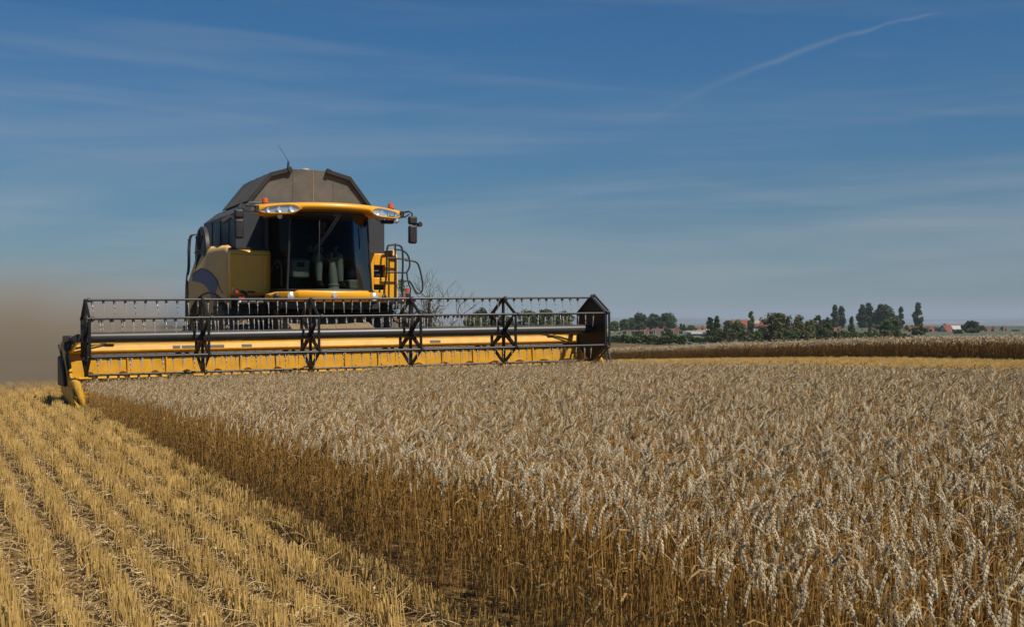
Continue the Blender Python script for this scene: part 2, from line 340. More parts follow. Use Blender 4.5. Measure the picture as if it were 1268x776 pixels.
# ------------------------------------------------------------------ geometry-node scatter : one object per crop
def scatter(name, pts, rots, scl, var, protos, label, cat):
    me = bpy.data.meshes.new(name); me.vertices.add(len(pts)); me.vertices.foreach_set('co', np.asarray(pts, np.float32).ravel())
    a = me.attributes.new('rot', 'FLOAT_VECTOR', 'POINT'); a.data.foreach_set('vector', np.asarray(rots, np.float32).ravel())
    a = me.attributes.new('scl', 'FLOAT_VECTOR', 'POINT'); a.data.foreach_set('vector', np.asarray(scl, np.float32).ravel())
    a = me.attributes.new('var', 'INT', 'POINT'); a.data.foreach_set('value', np.asarray(var, np.int32).ravel())
    o = bpy.data.objects.new(name, me); COL.objects.link(o); o['kind'] = 'stuff'; tag(o, label, cat)
    col = bpy.data.collections.new(name + '_plants')
    for i, pm in enumerate(protos):
        po = bpy.data.objects.new('%s_%02d' % (name, i), pm); col.objects.link(po)
    ng = bpy.data.node_groups.new(name + '_nodes', 'GeometryNodeTree'); N = ng.nodes.new; L = ng.links.new
    ng.interface.new_socket('Geometry', in_out='INPUT', socket_type='NodeSocketGeometry'); ng.interface.new_socket('Geometry', in_out='OUTPUT', socket_type='NodeSocketGeometry')
    gi = N('NodeGroupInput'); go = N('NodeGroupOutput'); ip = N('GeometryNodeInstanceOnPoints'); ci = N('GeometryNodeCollectionInfo')
    ci.inputs['Collection'].default_value = col; ci.inputs['Separate Children'].default_value = True; ci.inputs['Reset Children'].default_value = True
    def attr(nm, t):
        n = N('GeometryNodeInputNamedAttribute'); n.data_type = t; n.inputs['Name'].default_value = nm; return [s for s in n.outputs if s.enabled][0]
    er = N('FunctionNodeEulerToRotation')
    L(gi.outputs[0], ip.inputs['Points']); L(ci.outputs[0], ip.inputs['Instance']); ip.inputs['Pick Instance'].default_value = True
    L(attr('var', 'INT'), ip.inputs['Instance Index']); L(attr('rot', 'FLOAT_VECTOR'), er.inputs[0]); L(er.outputs[0], ip.inputs['Rotation']); L(attr('scl', 'FLOAT_VECTOR'), ip.inputs['Scale'])
    L(ip.outputs[0], go.inputs[0])
    md = o.modifiers.new('plants', 'NODES'); md.node_group = ng
    return o

def wheat_proto(seed, detail=1):
    rnd = random.Random(seed); mb = MB()
    h = rnd.uniform(.65, .745); lean = rnd.uniform(-.05, .05); lean2 = rnd.uniform(-.02, .02)
    droop = rnd.choice([rnd.uniform(50, 130), rnd.uniform(135, 170), rnd.uniform(158, 178), rnd.uniform(160, 182), rnd.uniform(165, 184), rnd.uniform(165, 184)])
    pts = []; n0 = 4 if detail else 2
    for i in range(n0+1):
        t = i/n0; pts.append(Vector((lean*t + .03*t*t*(lean > 0), lean2*t, (h - .05)*t)))
    ang = math.atan2(lean, h); p = pts[-1].copy(); yaw = rnd.uniform(-.5, .5)
    nb = 7 if detail else 3; arc = rnd.uniform(.07, .15)
    for i in range(nb):
        a = ang + R(droop)*.85*((i+.5)/nb); p = p + Vector((math.sin(a)*math.cos(yaw), math.sin(a)*math.sin(yaw), math.cos(a)))*arc/nb; pts.append(p.copy())
    mb.cur = 0
    mb.tube(pts, [.0017]*(n0+1) + [.0010]*nb, n=4 if detail else 3, cap=False)
    if detail:
        for q in range(rnd.choice([1, 2])):   # nodes thicken
            pass
    # ear
    mb.cur = 1
    L = rnd.uniform(.054, .080); ns = 10 if detail else 5; a0 = ang + R(droop)*.85; a1 = R(droop) + ang
    q = p.copy(); side = Vector((-math.sin(yaw), math.cos(yaw), 0))
    for i in range(ns):
        t = i/(ns-1); a = a0 + (a1 - a0)*t + .12*math.sin(t*3 + seed)
        d = Vector((math.sin(a)*math.cos(yaw), math.sin(a)*math.sin(yaw), math.cos(a))); nrm = side.cross(d)
        q = q + d*(L/ns)
        wd = (.0088 if detail else .02)*(1 - .35*abs(2*t - .9)**2)
        sg = 1 if i % 2 else -1
        if detail: offs = [(side*sg, .0031), (side*sg*.3 + nrm*.75, .0026), (side*sg*.3 - nrm*.75, .0026)]
        else: offs = [(side*sg*.6, .002)]
        for od, rr in offs:
            ax = (d + od*.36).normalized(); c = q + od*rr; ln = wd*1.30; w = wd*(.30 if detail else .4)
            e1 = ax.orthogonal().normalized(); e2 = ax.cross(e1)
            mb.add([c - ax*ln*.35, c + e1*w, c + e2*w, c - e1*w, c - e2*w, c + ax*ln], [(0,2,1),(0,3,2),(0,4,3),(0,1,4),(5,1,2),(5,2,3),(5,3,4),(5,4,1)])
    # dry leaves
    if detail or rnd.random() < .6:
        mb.cur = 2
        for k in range(rnd.choice([0, 0, 1, 1, 2])):
            z0 = h*rnd.uniform(.25, .88); az = rnd.uniform(0, 6.28); ln = rnd.uniform(.10, .24); w0 = rnd.uniform(.003, .0055)
            t0 = z0/h; base = Vector((lean*t0, lean2*t0, z0)); up = rnd.uniform(.2, 1.0); dd = Vector((math.cos(az), math.sin(az), 0)); vs = []; m = 5
            pp = base.copy(); el = R(60)*up; tw = rnd.uniform(-1.5, 1.5)
            for j in range(m):
                s = j/(m-1); w = w0*(1 - s**2)+.0004; sd = Vector((-math.sin(az), math.cos(az), 0)); upv = Vector((0, 0, 1))
                sd = (sd*math.cos(tw*s) + upv*math.sin(tw*s)); vs += [pp - sd*w, pp + sd*w]
                e = el - s*R(150)*rnd.uniform(.8, 1.1); pp = pp + (dd*math.cos(e) + upv*math.sin(e))*ln/(m-1)
            mb.add(vs, [(2*j, 2*j+1, 2*j+3, 2*j+2) for j in range(m-1)])
    me = mb.mesh('wheat', [M['stem'], M['ear'], M['dryleaf']])
    return me

rng = np.random.default_rng(7)
WH = [wheat_proto(100 + i, 1) for i in range(26)]
WL = [wheat_proto(400 + i, 0) for i in range(12)]
def infrustum(X, Y, mx=1.0):
    return (Y > .6) & (np.abs(X) < .4177*Y + mx)

FAR_EDGE = np.array([(1.3, 23.1), (2.6, 21.9), (4.7, 19.6), (6.4, 17.5), (7.9, 15.6), (11.5, 9.5)])
def far_y(X): return np.interp(X, FAR_EDGE[:, 0], FAR_EDGE[:, 1])
def wheat_near():
    n = 600*int(9*26)
    X = rng.uniform(-7.5, 10, int(n*1.6)); Y = rng.uniform(.8, 24, int(n*1.6))
    dens = np.interp(Y, [2, 8, 14, 23], [450, 470, 480, 450])
    keep = rng.random(len(X)) < dens/(len(X)/(17.5*23.2)); X, Y = X[keep], Y[keep]
    u, v = l2(X, Y)
    jag = .035*np.sin(Y*5.1) + .03*np.sin(Y*13.7 + 1)
    inside = (u > -4.57 + jag - .12*smooth01((v + 5)/3)) & infrustum(X, Y, 1.6) & ((v < -.12) & (u < 4.85) | (u >= 4.85)) & (Y < far_y(X) + rng.normal(0, .12, len(X)))
    # trim the seed rows a little : drill rows 12.5 cm along the heading
    row = np.round((u + 4.66)/.125)*.125 - 4.66; u = row + rng.normal(0, .03, len(u))
    X, Y = w2(u, v); X, Y, u, v = X[inside], Y[inside], u[inside], v[inside]
    Z = ground(X, Y)
    k = len(X)
    s = 1.0 + .022*np.sin(X*1.7 + .5*Y) + .018*np.sin(Y*1.1 + 2) + np.clip(rng.normal(-.01, .05, k), -.16, .055)
    s *= np.interp(u, [-4.7, -2.5, 1, 4, 5, 8], [.90, .98, 1.04, 1.01, .88, .80])*np.interp(v, [-15, -9, -3, 0], [1.05, .945, .765, .715])
    lean = rng.normal(0, .075, (k, 2))
    yaw = np.where(rng.random(k) < .62, rng.normal(-1.9, .8, k), rng.uniform(0, 6.28, k))
    rot = np.stack([lean[:, 0], lean[:, 1], yaw], -1)
    edge = (u < -4.45)      # edge stalks lean out a little
    rot[edge, 1] -= .05
    print('near wheat', k)
    scatter('standing_wheat', np.stack([X, Y, Z - .01], -1), rot, np.stack([s]*3, -1), rng.integers(0, len(WH), k), WH,
            'ripe standing wheat with drooping pale ears filling the foreground right of the stubble', 'wheat')
wheat_near()

def wheat_far():
    # the second uncut block, its cut face towards the camera
    n = 80000
    A = np.array([22.3, 4.0]); u = 20.2 + rng.exponential(2.2, n); v = rng.uniform(-1, 78, n)
    face = 20.9 + .012*v + .55*smooth01((v - 30)/30)*3 + .05*np.sin(v*2.3)
    u = face + np.where(rng.random(n) < .55, rng.uniform(0, .8, n), rng.uniform(0, 4.5, n))
    X, Y = w2(u, v); ok = infrustum(X, Y, 4); X, Y = X[ok], Y[ok]; k = len(X)
    s = (.81 + rng.normal(0, .055, k))*np.interp(l2(X, Y)[1], [5, 36], [1.18, .98]) + .05*np.sin(X*.9 + Y*.4)
    sx = s*1.5
    rot = np.stack([rng.normal(0, .08, k), rng.normal(0, .08, k), rng.uniform(0, 6.28, k)], -1)
    print('far wheat', k)
    scatter('standing_wheat', np.stack([X, Y, ground(X, Y)], -1), rot, np.stack([sx, sx, s*1.03], -1), rng.integers(0, len(WL), k), WL,
            'far uncut strip of standing wheat in front of the trees and village', 'wheat')
wheat_far()

def stub_proto(seed):
    rnd = random.Random(seed); mb = MB()
    for i in range(rnd.randint(13, 20)):
        x = rnd.gauss(0, .027); y = rnd.uniform(-.065, .065); h = rnd.gauss(.128, .014); l = rnd.gauss(0, .085), rnd.gauss(0, .085)
        r = rnd.uniform(.0017, .0028)
        p = [(x, y, 0), (x + l[0]*h*.5, y + l[1]*h*.5, h*.5), (x + l[0]*h, y + l[1]*h, h)]
        mb.cur = 0; mb.tube(p, [r, r, r], n=5)
        if rnd.random() < .35:
            mb.cur = 1; az = rnd.uniform(0, 6.28); ln = rnd.uniform(.03, .08); q = Vector(p[1]); w = .002
            e = q + Vector((math.cos(az)*ln, math.sin(az)*ln, rnd.uniform(-.03, .03))); sd = Vector((-math.sin(az), math.cos(az), 0))*w
            mb.add([q - sd, q + sd, e + sd*.4, e - sd*.4], [(0,1,2,3)])
    return mb.mesh('stubble', [M['stub'], M['litter']])
def straw_proto(seed):
    rnd = random.Random(seed); mb = MB(); ln = rnd.choice([rnd.uniform(.02, .07), rnd.uniform(.04, .12), rnd.uniform(.08, .24)]); c = rnd.uniform(-.25, .25)*ln; k = rnd.uniform(.0, .03)
    mb.tube([(-ln/2, 0, .006), (-ln/6, c*.8, .008 + k), (ln/6, c*.9, .008 + k*.8), (ln/2, rnd.uniform(-.02, .02), .006)], rnd.uniform(.0014, .0024), n=4)
    if rnd.random() < .5: 
        w = rnd.uniform(.003, .006); mb.add([(0, 0, .012), (ln*.3, w, .02), (ln*.35, -w, .024), (.02, -w, .01)], [(0,1,2,3)])
    return mb.mesh('straw', [M['litter']])
ST = [stub_proto(i) for i in range(18)]; SW = [straw_proto(50 + i) for i in range(20)]
def stubble():
    rows = []; u = -4.72
    k = 0
    while u > -32:
        rows.append(u); u -= .245; k += 1
    P = []; U = []
    for r in rows:
        v = np.arange(-19, 13, .088) + rng.uniform(-.03, .03)
        u = r + rng.normal(0, .014, len(v)) + .012*np.sin(v*2 + r*9)
        X, Y = w2(u, v); ok = infrustum(X, Y, 1.2) & (rng.random(len(v)) < np.where(np.sin(v*1.3 + r*7) + np.sin(v*3.1 + r*3) > 1.2, .6, .97)); P.append(np.stack([X[ok], Y[ok]], -1)); U.append(u[ok])
    # swath already cut under and behind the header, and the strip beyond the standing wheat
    for r in np.arange(-4.7, 5, .16):
        v = np.arange(1.4, 16, .16); X, Y = w2(np.full(len(v), r), v); P.append(np.stack([X, Y], -1))
    for r in np.arange(5.0, 22.5, .15):
        v = np.arange(-11, 62, .19); u = np.full(len(v), r) + rng.normal(0, .02, len(v)); X, Y = w2(u, v)
        f = 20.9 + .012*v + .55*smooth01((v - 30)/30)*3
        ok = infrustum(X, Y, 2) & (u < f) & ((Y > far_y(X) + .1) & (X > 1.2)); P.append(np.stack([X[ok], Y[ok]], -1))
    P = np.concatenate(P); k = len(P); print('stubble', k)
    rot = np.stack([rng.normal(0, .06, k), rng.normal(0, .06, k), YAW + rng.normal(0, .12, k) + np.pi*rng.integers(0, 2, k)], -1)
    s = rng.normal(1.0, .13, k)*np.interp(P[:, 1], [8, 30], [1, 1.12]); sx = np.interp(P[:, 1], [8, 35], [1.0, 1.5])
    scatter('stubble', np.stack([P[:, 0], P[:, 1], ground(P[:, 0], P[:, 1]) - .004], -1), rot, np.stack([sx, np.ones(k), s], -1), rng.integers(0, len(ST), k), ST,
            'short golden stubble in drilled rows left of the standing wheat', 'stubble')
    n = 70000
    Y = np.where(rng.random(n) < .6, 2.2*(30/2.2)**rng.random(n), rng.uniform(1.5, 30, n)); X = rng.uniform(-.45*Y - 1, np.minimum(2.0, -.1*Y + 2.5), n); u, v = l2(X, Y); ok = (u < -4.72) & infrustum(X, Y, 1)
    w = np.clip(.50 - .16*(u + 5.2), .35, 1)*(.7 + .3*(np.sin(u*3.3 + 1.0) > .1)); ok &= rng.random(n) < w; X, Y = X[ok], Y[ok]; k = len(X)
    lift = np.where(rng.random(k) < .35, rng.uniform(.02, .11, k), rng.uniform(0, .02, k))
    rot = np.stack([rng.normal(0, .2, k), rng.normal(0, .22, k), rng.uniform(0, 6.28, k)], -1)
    scatter('straw_litter', np.stack([X, Y, ground(X, Y) + lift], -1), rot, np.stack([np.ones(k)*1.0]*3, -1), rng.integers(0, len(SW), k), SW,
            'loose bleached straw and chaff scattered between the stubble rows', 'straw')
stubble()
# ------------------------------------------------------------------ the combine harvester (u, v, z in metres above its wheels' ground)
CZ = gz(*w2(0, 4))
comb = empty('combine_harvester', (*w2(0, 0), CZ), YAW, 'yellow combine harvester with dark grain tank and large glazed cab driving behind its wide header', 'harvester')
def Z(z): return z - .06      # heights were measured above the datum
def P3(u, v, z): return (u, v, Z(z))
class ZB(MB):
    def add(s, vs, fs): return super().add([(p[0], p[1], p[2] - .06) for p in vs], fs)
def xz_prism(mb, poly, v0, v1): return mb.prism([(p[0], v0, p[1]) for p in poly], (0, v1 - v0, 0))

def build_combine():
    # chassis and lower body
    b = ZB(); b.box((-1.02, 3.3, .95), (1.02, 8.4, 2.6)); b.build('body', M['black'], comb, bevel=.04)
    b = ZB(); b.prism([(-1.25, 6.6, 1.2), (-1.25, 9.6, 1.25), (-1.25, 9.7, 2.2), (-1.25, 8.2, 3.05), (-1.25, 6.6, 3.2)], (2.5, 0, 0)); b.build('rear_hood', M['tan'], comb, bevel=.06)
    # axle and wheels
    b = ZB(); b.tube([(-1.5, 3.95, .95), (1.5, 3.95, .95)], .13, 12); b.box((-1.0, 3.75, .75), (1.0, 4.15, 1.15)); b.build('front_axle', M['black'], comb)
    b = ZB(); b.tube([(-1.4, 8.2, .68), (1.4, 8.2, .68)], .1, 12); b.build('rear_axle', M['black'], comb)
    def wheel(u, v, rad, w, nl):
        # a hub Empty is not needed: the rim carries the tyre
        r = MB(); r.lathe([(.08, -w*.32), (rad*.30, -w*.30), (rad*.50, -w*.42), (rad*.55, -w*.46), (rad*.55, w*.46), (rad*.50, w*.42), (rad*.30, w*.30), (.08, w*.32)], 'x', n=32)
        for k in range(10):
            a = k*2*math.pi/10; r.lathe([(.022, -w*.37), (.022, -w*.28)], 'x', (0, math.cos(a)*rad*.24, math.sin(a)*rad*.24), 6)
        ro = r.build('wheel', M['rim'], comb); ro.location = (u, v, rad)
        t = MB(); t.lathe([(rad*.54, -w*.44), (rad*.62, -w*.50), (rad*.80, -w*.52), (rad*.92, -w*.46), (rad*.95, -w*.3), (rad*.955, 0), (rad*.95, w*.3), (rad*.92, w*.46), (rad*.80, w*.52), (rad*.62, w*.50), (rad*.54, w*.44)], 'x', n=48)
        for k in range(nl):
            for sd in (-1, 1):
                a = (k + (.5 if sd > 0 else 0))*2*math.pi/nl; da = .20
                def pt(x, ang, rr): return (x, math.cos(ang)*rr, math.sin(ang)*rr)
                x0, x1 = sd*w*.02, sd*w*.50; th = .045
                ring = [pt(x0, a - th, rad*.94), pt(x1, a + da - th, rad*.86), pt(x1, a + da + th, rad*.86), pt(x0, a + th, rad*.94)]
                top = [pt(x0, a - th*.7, rad), pt(x1, a + da - th*.7, rad*.955), pt(x1, a + da + th*.7, rad*.955), pt(x0, a + th*.7, rad)]
                t.hexa(ring + top)
        t.build('tyre', M['rubber'], ro)
    for s in (-1, 1): wheel(s*1.38, 3.95, .86, .70, 20)
    for s in (-1, 1): wheel(s*1.32, 8.2, .64, .45, 18)
    # feeder house
    b = ZB(); b.hexa([(-.80, 1.25, .42), (.80, 1.25, .42), (.80, 3.6, .85), (-.80, 3.6, .85), (-.80, 1.25, 1.02), (.80, 1.25, 1.02), (.80, 3.6, 1.72), (-.80, 3.6, 1.72)])
    for s in (-1, 1): b.hexa([(s*.84, 1.4, .60), (s*.9, 1.4, .60), (s*.9, 3.4, 1.15), (s*.84, 3.4, 1.15), (s*.84, 1.4, .75), (s*.9, 1.4, .75), (s*.9, 3.4, 1.32), (s*.84, 3.4, 1.32)])
    b.build('feeder_house', M['feeder'], comb, bevel=.02)
    for s in (-1, 1): b = ZB(); b.tube([(s*1.0, 1.6, .55), (s*1.0, 3.2, .95)], .045, 10); b.build('lift_cylinder', M['black'], comb)
    # grain tank
    b = ZB(); xz_prism(b, [(-1.30, 2.45), (-1.50, 2.72), (-1.50, 3.43), (-1.21, 3.66), (1.21, 3.66), (1.50, 3.43), (1.50, 2.72), (1.30, 2.45)], 3.48, 6.4)
    tk = b.build('grain_tank', M['tank'], comb, bevel=.025)
    for v in (3.95, 4.7, 5.5):
        for s in (-1, 1): b = ZB(); b.box((s*1.506 - .009, v, 2.74), (s*1.506 + .009, v + .02, 3.40)); b.build('seam_strip', M['black'], tk)
    # open tank covers
    b = ZB(); pf = [(-1.19, 3.655), (-.77, 4.20), (-.40, 4.33), (.38, 4.33), (.77, 4.20), (1.19, 3.655)]
    b.prism([(p[0], 3.585 + .02*(p[1] - 3.65)/.7, p[1]) for p in pf], (0, .02, 0)); fp = b.build('front_cover', M['cover'], comb)
    for u in (-.35, .05, .46): b = ZB(); b.prism([(u, 3.578, 3.66), (u + .018, 3.578, 3.66), (u + .018, 3.597, 4.32), (u, 3.597, 4.32)], (0, .010, 0)); b.build('fold_rib', M['feeder'] if u == .05 else M['cover'], fp)
    b = ZB(); b.prism([(p[0], 5.72 - .10*(p[1] - 3.65)/.7, p[1]) for p in pf], (0, .02, 0)); b.build('rear_cover', M['cover'], comb)
    for s in (-1, 1):
        k, t_, bs = (s*.79, 4.215), (s*(.43 if s < 0 else .36), 4.335), (s*1.23, 3.66)
        b = ZB()
        def slab(p, q, v0, v1, th=.022):
            n = Vector((-(q[1] - p[1]), 0, q[0] - p[0])).normalized()*th
            b.hexa([(p[0], v0, p[1]), (q[0], v0, q[1]), (q[0], v1, q[1]), (p[0], v1, p[1]), (p[0] - n.x*s, v0, p[1] - n.z*s), (q[0] - n.x*s, v0, q[1] - n.z*s), (q[0] - n.x*s, v1, q[1] - n.z*s), (p[0] - n.x*s, v1, p[1] - n.z*s)])
        slab(bs, k, 3.58, 5.75); slab(k, t_, 3.58, 5.5)
        fl = b.build('side_cover', M['cover'], comb)
        b = ZB()
        def bar(p, q, v0, v1, w):
            d = Vector((q[0] - p[0], 0, q[1] - p[1])).normalized(); n = Vector((d.z, 0, -d.x))*w*s
            b.hexa([(p[0], v0, p[1]), (q[0], v0, q[1]), (q[0], v1, q[1]), (p[0], v1, p[1]), (p[0] - n.x, v0, p[1] - n.z), (q[0] - n.x, v0, q[1] - n.z), (q[0] - n.x, v1, q[1] - n.z), (p[0] - n.x, v1, p[1] - n.z)])
        for q in (((bs[0] + s*.03, bs[1]), (k[0] + s*.03, k[1] + .01), 3.53, 3.579, .075), ((k[0] + s*.03, k[1] + .015), (t_[0], t_[1] + .02), 3.527, 3.578, .085), ((t_[0] + s*.05, t_[1] + .01), (t_[0] - s*.03, t_[1] + .04), 3.51, 3.60, .10)):
            b = ZB(); bar(*q); b.build('cover_rim', M['blackgloss'], fl, bevel=.008)
        for vv in (4.0, 4.55, 5.1): b = ZB(); bar((k[0] + s*.03, k[1]), (k[0] + s*.005, k[1] + .03), vv, vv + .12, .02); b.build('cover_hinge', M['blackgloss'], fl)
    b = ZB(); b.lathe([(.085, 4.30), (.085, 4.375), (.07, 4.39)], 'z', (-.02, 3.9, 0), 20); b.lathe([(.03, 3.7), (.03, 4.3)], 'z', (-.02, 3.9, 0), 10); b.build('filler_cap', M['rim'], comb)
    b = ZB(); b.lathe([(.03, 4.33), (.022, 4.42), (.012, 4.48)], 'z', (-.45, 3.55, 0), 10); b.tube([(-.45, 3.55, 4.46), (-.52, 3.55, 4.58), (-.65, 3.55, 4.77)], .0055, 6, r1=.003); b.build('antenna', M['black'], comb)

    # yellow front panels
    b = ZB(); b.box((-1.68, 3.06, 1.86), (-.90, 3.42, 2.71)); pl = b.build('front_panel', M['yellow'], comb, bevel=.06, segs=3)
    b = ZB(); b.box((-1.06, 3.045, 1.98), (-.98, 3.058, 2.60))
    for z in (2.05, 2.42, 2.56): b.lathe([(.018, 3.03), (.018, 3.05)], 'y', (-1.01, 0, z), 10)
    b.build('panel_hinge', M['yellow'], pl, bevel=.01)
    b = ZB(); b.box((-1.645, 3.05, 1.93), (-1.61, 3.058, 2.0)); b.build('sticker', M['white'], pl)
    b = ZB(); b.box((-1.665, 3.052, 2.615), (-.93, 3.062, 2.622)); b.build('panel_gap', M['black'], pl)
    b = ZB(); b.box((-1.36, 3.035, 1.905), (-1.22, 3.06, 1.94)); b.build('latch', M['black'], pl, bevel=.006)
    b = ZB(); b.box((-1.66, 3.12, 2.72), (-.86, 3.40, 2.75)); b.tube([(-1.18, 3.1, 2.75), (-1.18, 3.1, 2.79)], .018, 8); b.build('panel_seal', M['black'], pl)
    # right panel with two recesses
    b = ZB(); v0, v1 = 3.04, 3.42
    b.box((.98, v0, 1.74), (1.12, v1, 2.71)); b.box((1.35, v0, 1.74), (1.60, v1, 2.64)); b.box((1.12, v0, 2.47), (1.35, v1, 2.70)); b.box((1.12, v0, 2.09), (1.35, v1, 2.23)); b.box((1.12, v0, 1.74), (1.35, v1, 1.985))
    pr = b.build('front_panel', M['yellow'], comb, bevel=.012)
    b = ZB(); b.box((1.10, v0 + .12, 1.95), (1.37, v1 - .02, 2.5)); b.tube([(1.13, v0 + .03, 2.36), (1.34, v0 + .03, 2.36)], .012, 8); b.build('step_recess', M['black'], pr)
    b = ZB(); b.lathe([(.055, 3.462), (.055, 3.474)], 'y', (1.12, 0, 3.02), 20); st = b.build('speed_sticker', M['white'], comb)
    b = ZB(); b.lathe([(.054, 3.458), (.055, 3.4605)], 'y', (1.12, 0, 3.02), 20); b.build('red_ring', M['red'], st)
    b = ZB(); b.lathe([(.036, 3.4545), (.036, 3.4565)], 'y', (1.12, 0, 3.02), 20); b.build('sticker_centre', M['white'], st)

    # dusty side shields over the front tyres (both sides)
    for s in (-1, 1):
        def bot(v):
            d = abs(v - 3.95); return max(1.02, .86 + math.sqrt(max(0, 1.06**2 - d*d))) if d < 1.06 else 1.02
        def top(v): return 2.80 - .10*max(0, (3.45 - v)/.25)**2 + .03*min(1, max(0, v - 3.5)) - .9*max(0, v - 4.55)**1.3
        def uu(v, z):
            a = np.interp(z, [1.0, 1.8, 2.3, 2.80], [.235, .265, .215, .085]); d = min(v, 4.85) - 3.2
            r = 1.68 + a*d - .05*max(0, (3.35 - v)/.15)**2 - .40*max(0, v - 4.75)
            e = max(0, (z - (top(v) - .10))/.10); r -= .07*e*e
            return s*r
        def fn(a, t):
            v = 3.2 + 2.7*a; z = bot(v) + (top(v) - bot(v))*t; return (uu(v, z), v, z)
        b = ZB(); b.grid(fn, 30, 16); sh = b.build('side_shield', M['tan'], comb, smooth=60, solid=.03)
        # sweeping blue-grey decal, 6 mm proud
        def band(a, t):
            # centre line sweeps from the upper rear down to the front
            v = 5.0 - 1.42*a
            zt = np.interp(v, [3.58, 3.62, 3.68, 3.78, 3.92, 4.1, 4.42, 4.6, 4.8, 5.0], [2.08, 2.14, 2.18, 2.23, 2.29, 2.35, 2.41, 2.37, 2.29, 2.17]); zb = np.interp(v, [3.58, 3.66, 3.72, 3.80, 3.9, 4.0, 4.18, 4.4, 4.8, 5.0], [2.07, 1.94, 1.80, 1.77, 1.89, 2.0, 2.08, 2.13, 2.17, 2.16])
            z = zb + (zt - zb)*t; return (uu(v, z) + s*.022, v, z)
        b = ZB(); b.grid(band, 26, 6); b.build('swoosh_decal', M['bluegrey'], sh, smooth=60)
        b = ZB(); sp_ = [band(k/30, 1) for k in range(31)] + [(uu(3.5, 1.98) + s*.02, 3.5, 1.98), (uu(3.38, 1.90) + s*.02, 3.38, 1.90)]; b.tube(sp_, .009, 6); b.build('panel_gap', M['black'], sh)
        b = ZB(); b.tube([(uu(v, bot(v) + .0) + s*.01, v, bot(v)) for v in np.linspace(3.22, 4.9, 24)], .016, 6); b.build('arch_lip', M['black'], sh)
    # rotary screen drum and access ladder on the left rear flank
    b = ZB(); b.lathe([(.0, 0), (.46, 0), (.50, .03), (.50, .10), (.46, .13)], 'x', (-1.87, 4.95, 2.76), 32)
    dr = b.build('air_screen', M['black'], comb)
    b = ZB()
    for k in range(8):
        a = k*math.pi/4; b.tube([(-1.88, 4.95 + .06*math.cos(a), 2.76 + .06*math.sin(a)), (-1.88, 4.95 + .45*math.cos(a), 2.76 + .45*math.sin(a))], .012, 6)
    b.build('screen_spoke', M['blackgloss'], dr)
    b = ZB()
    b.tube(chaikin([(-1.90, 4.95, 3.10), (-2.02, 4.95, 3.09), (-2.06, 4.95, 2.95), (-2.06, 4.95, 2.35), (-2.13, 4.95, 2.25), (-2.09, 4.95, 2.1), (-2.12, 4.95, 1.2)]), .015, 8)
    b.tube(chaikin([(-1.90, 5.35, 3.12), (-1.98, 5.35, 3.11), (-2.02, 5.35, 2.9), (-2.01, 5.35, 2.45), (-2.06, 5.35, 2.2), (-2.06, 5.35, 1.2)]), .015, 8)
    for k in range(9): z = 1.3 + .21*k; b.tube([(-2.08, 4.95, z), (-2.03, 5.35, z + .03)], .011, 6)
    b.build('service_ladder', M['black'], comb)

    # cab: floor, pillars, roof
    b = ZB(); b.hexa([(-.84, 2.2, 1.86), (.84, 2.2, 1.86), (.90, 3.4, 1.86), (-.90, 3.4, 1.86), (-.84, 2.2, 1.93), (.84, 2.2, 1.93), (.90, 3.4, 1.93), (-.90, 3.4, 1.93)]); b.build('cab_floor', M['black'], comb)
    b = ZB(); b.box((-.92, 3.36, 1.93), (.92, 3.44, 3.34)); b.build('cab_rear_wall', M['black'], comb)
    def glassfn(a, t):
        s = a*2 - 1; hw = .81 + (.735 - .81)*t; u = s*hw; v = 2.28 - .34*(1 - abs(s)**2.6) + .05*t - .09*math.sin(t*math.pi)*(1 - s*s)
        return (u, v, 1.945 + 1.40*t)
    b = ZB(); b.grid(glassfn, 24, 14); ws = b.build('windscreen', M['glass'], comb, smooth=60)
    b = ZB()
    for s in (-1, 1): b.tube([glassfn(0 if s < 0 else 1, t/8) for t in range(9)], .022, 8)
    b.tube([glassfn(k/16, 0) for k in range(17)], .018, 8); b.tube([glassfn(k/16, 1) for k in range(17)], .03, 8); b.build('window_seal', M['black'], ws)
    for s in (-1, 1):
        def sidefn(a, t):
            c = glassfn(0 if s < 0 else 1, t); v = c[1] + .03 + (3.28 - c[1] - .03)*a; u = c[0] + s*(.012 + (.92 - abs(c[0]) - .012)*math.sin(a*math.pi/2)); return (u, v, c[2])
        b = ZB(); b.grid(sidefn, 10, 8); sw = b.build('cab_door', M['glass'], comb, smooth=60)
        b = ZB(); b.tube([sidefn(1, t/6) for t in range(7)], .055, 8); b.tube([sidefn(a/8, 0) for a in range(9)], .03, 8); b.tube([sidefn(a/8, 1) for a in range(9)], .03, 8)
        b.tube(chaikin([sidefn(.22, .06), sidefn(.22, .35), sidefn(.5, .42), sidefn(.95, .12)]), .018, 8)
        b.box((s*.87 - .01, 2.62, 2.35), (s*.87 + .03*s + .01, 2.76, 2.40)); b.build('door_frame', M['black'], sw)
    b = ZB(); b.prism([(-.99, 2.2, 3.335), (.99, 2.2, 3.335), (1.02, 3.0, 3.335), (.96, 3.62, 3.335), (-.96, 3.62, 3.335), (-1.02, 3.0, 3.335)], (0, 0, .20)); b.build('cab_roof', M['yellow'], comb, bevel=.05, segs=3)
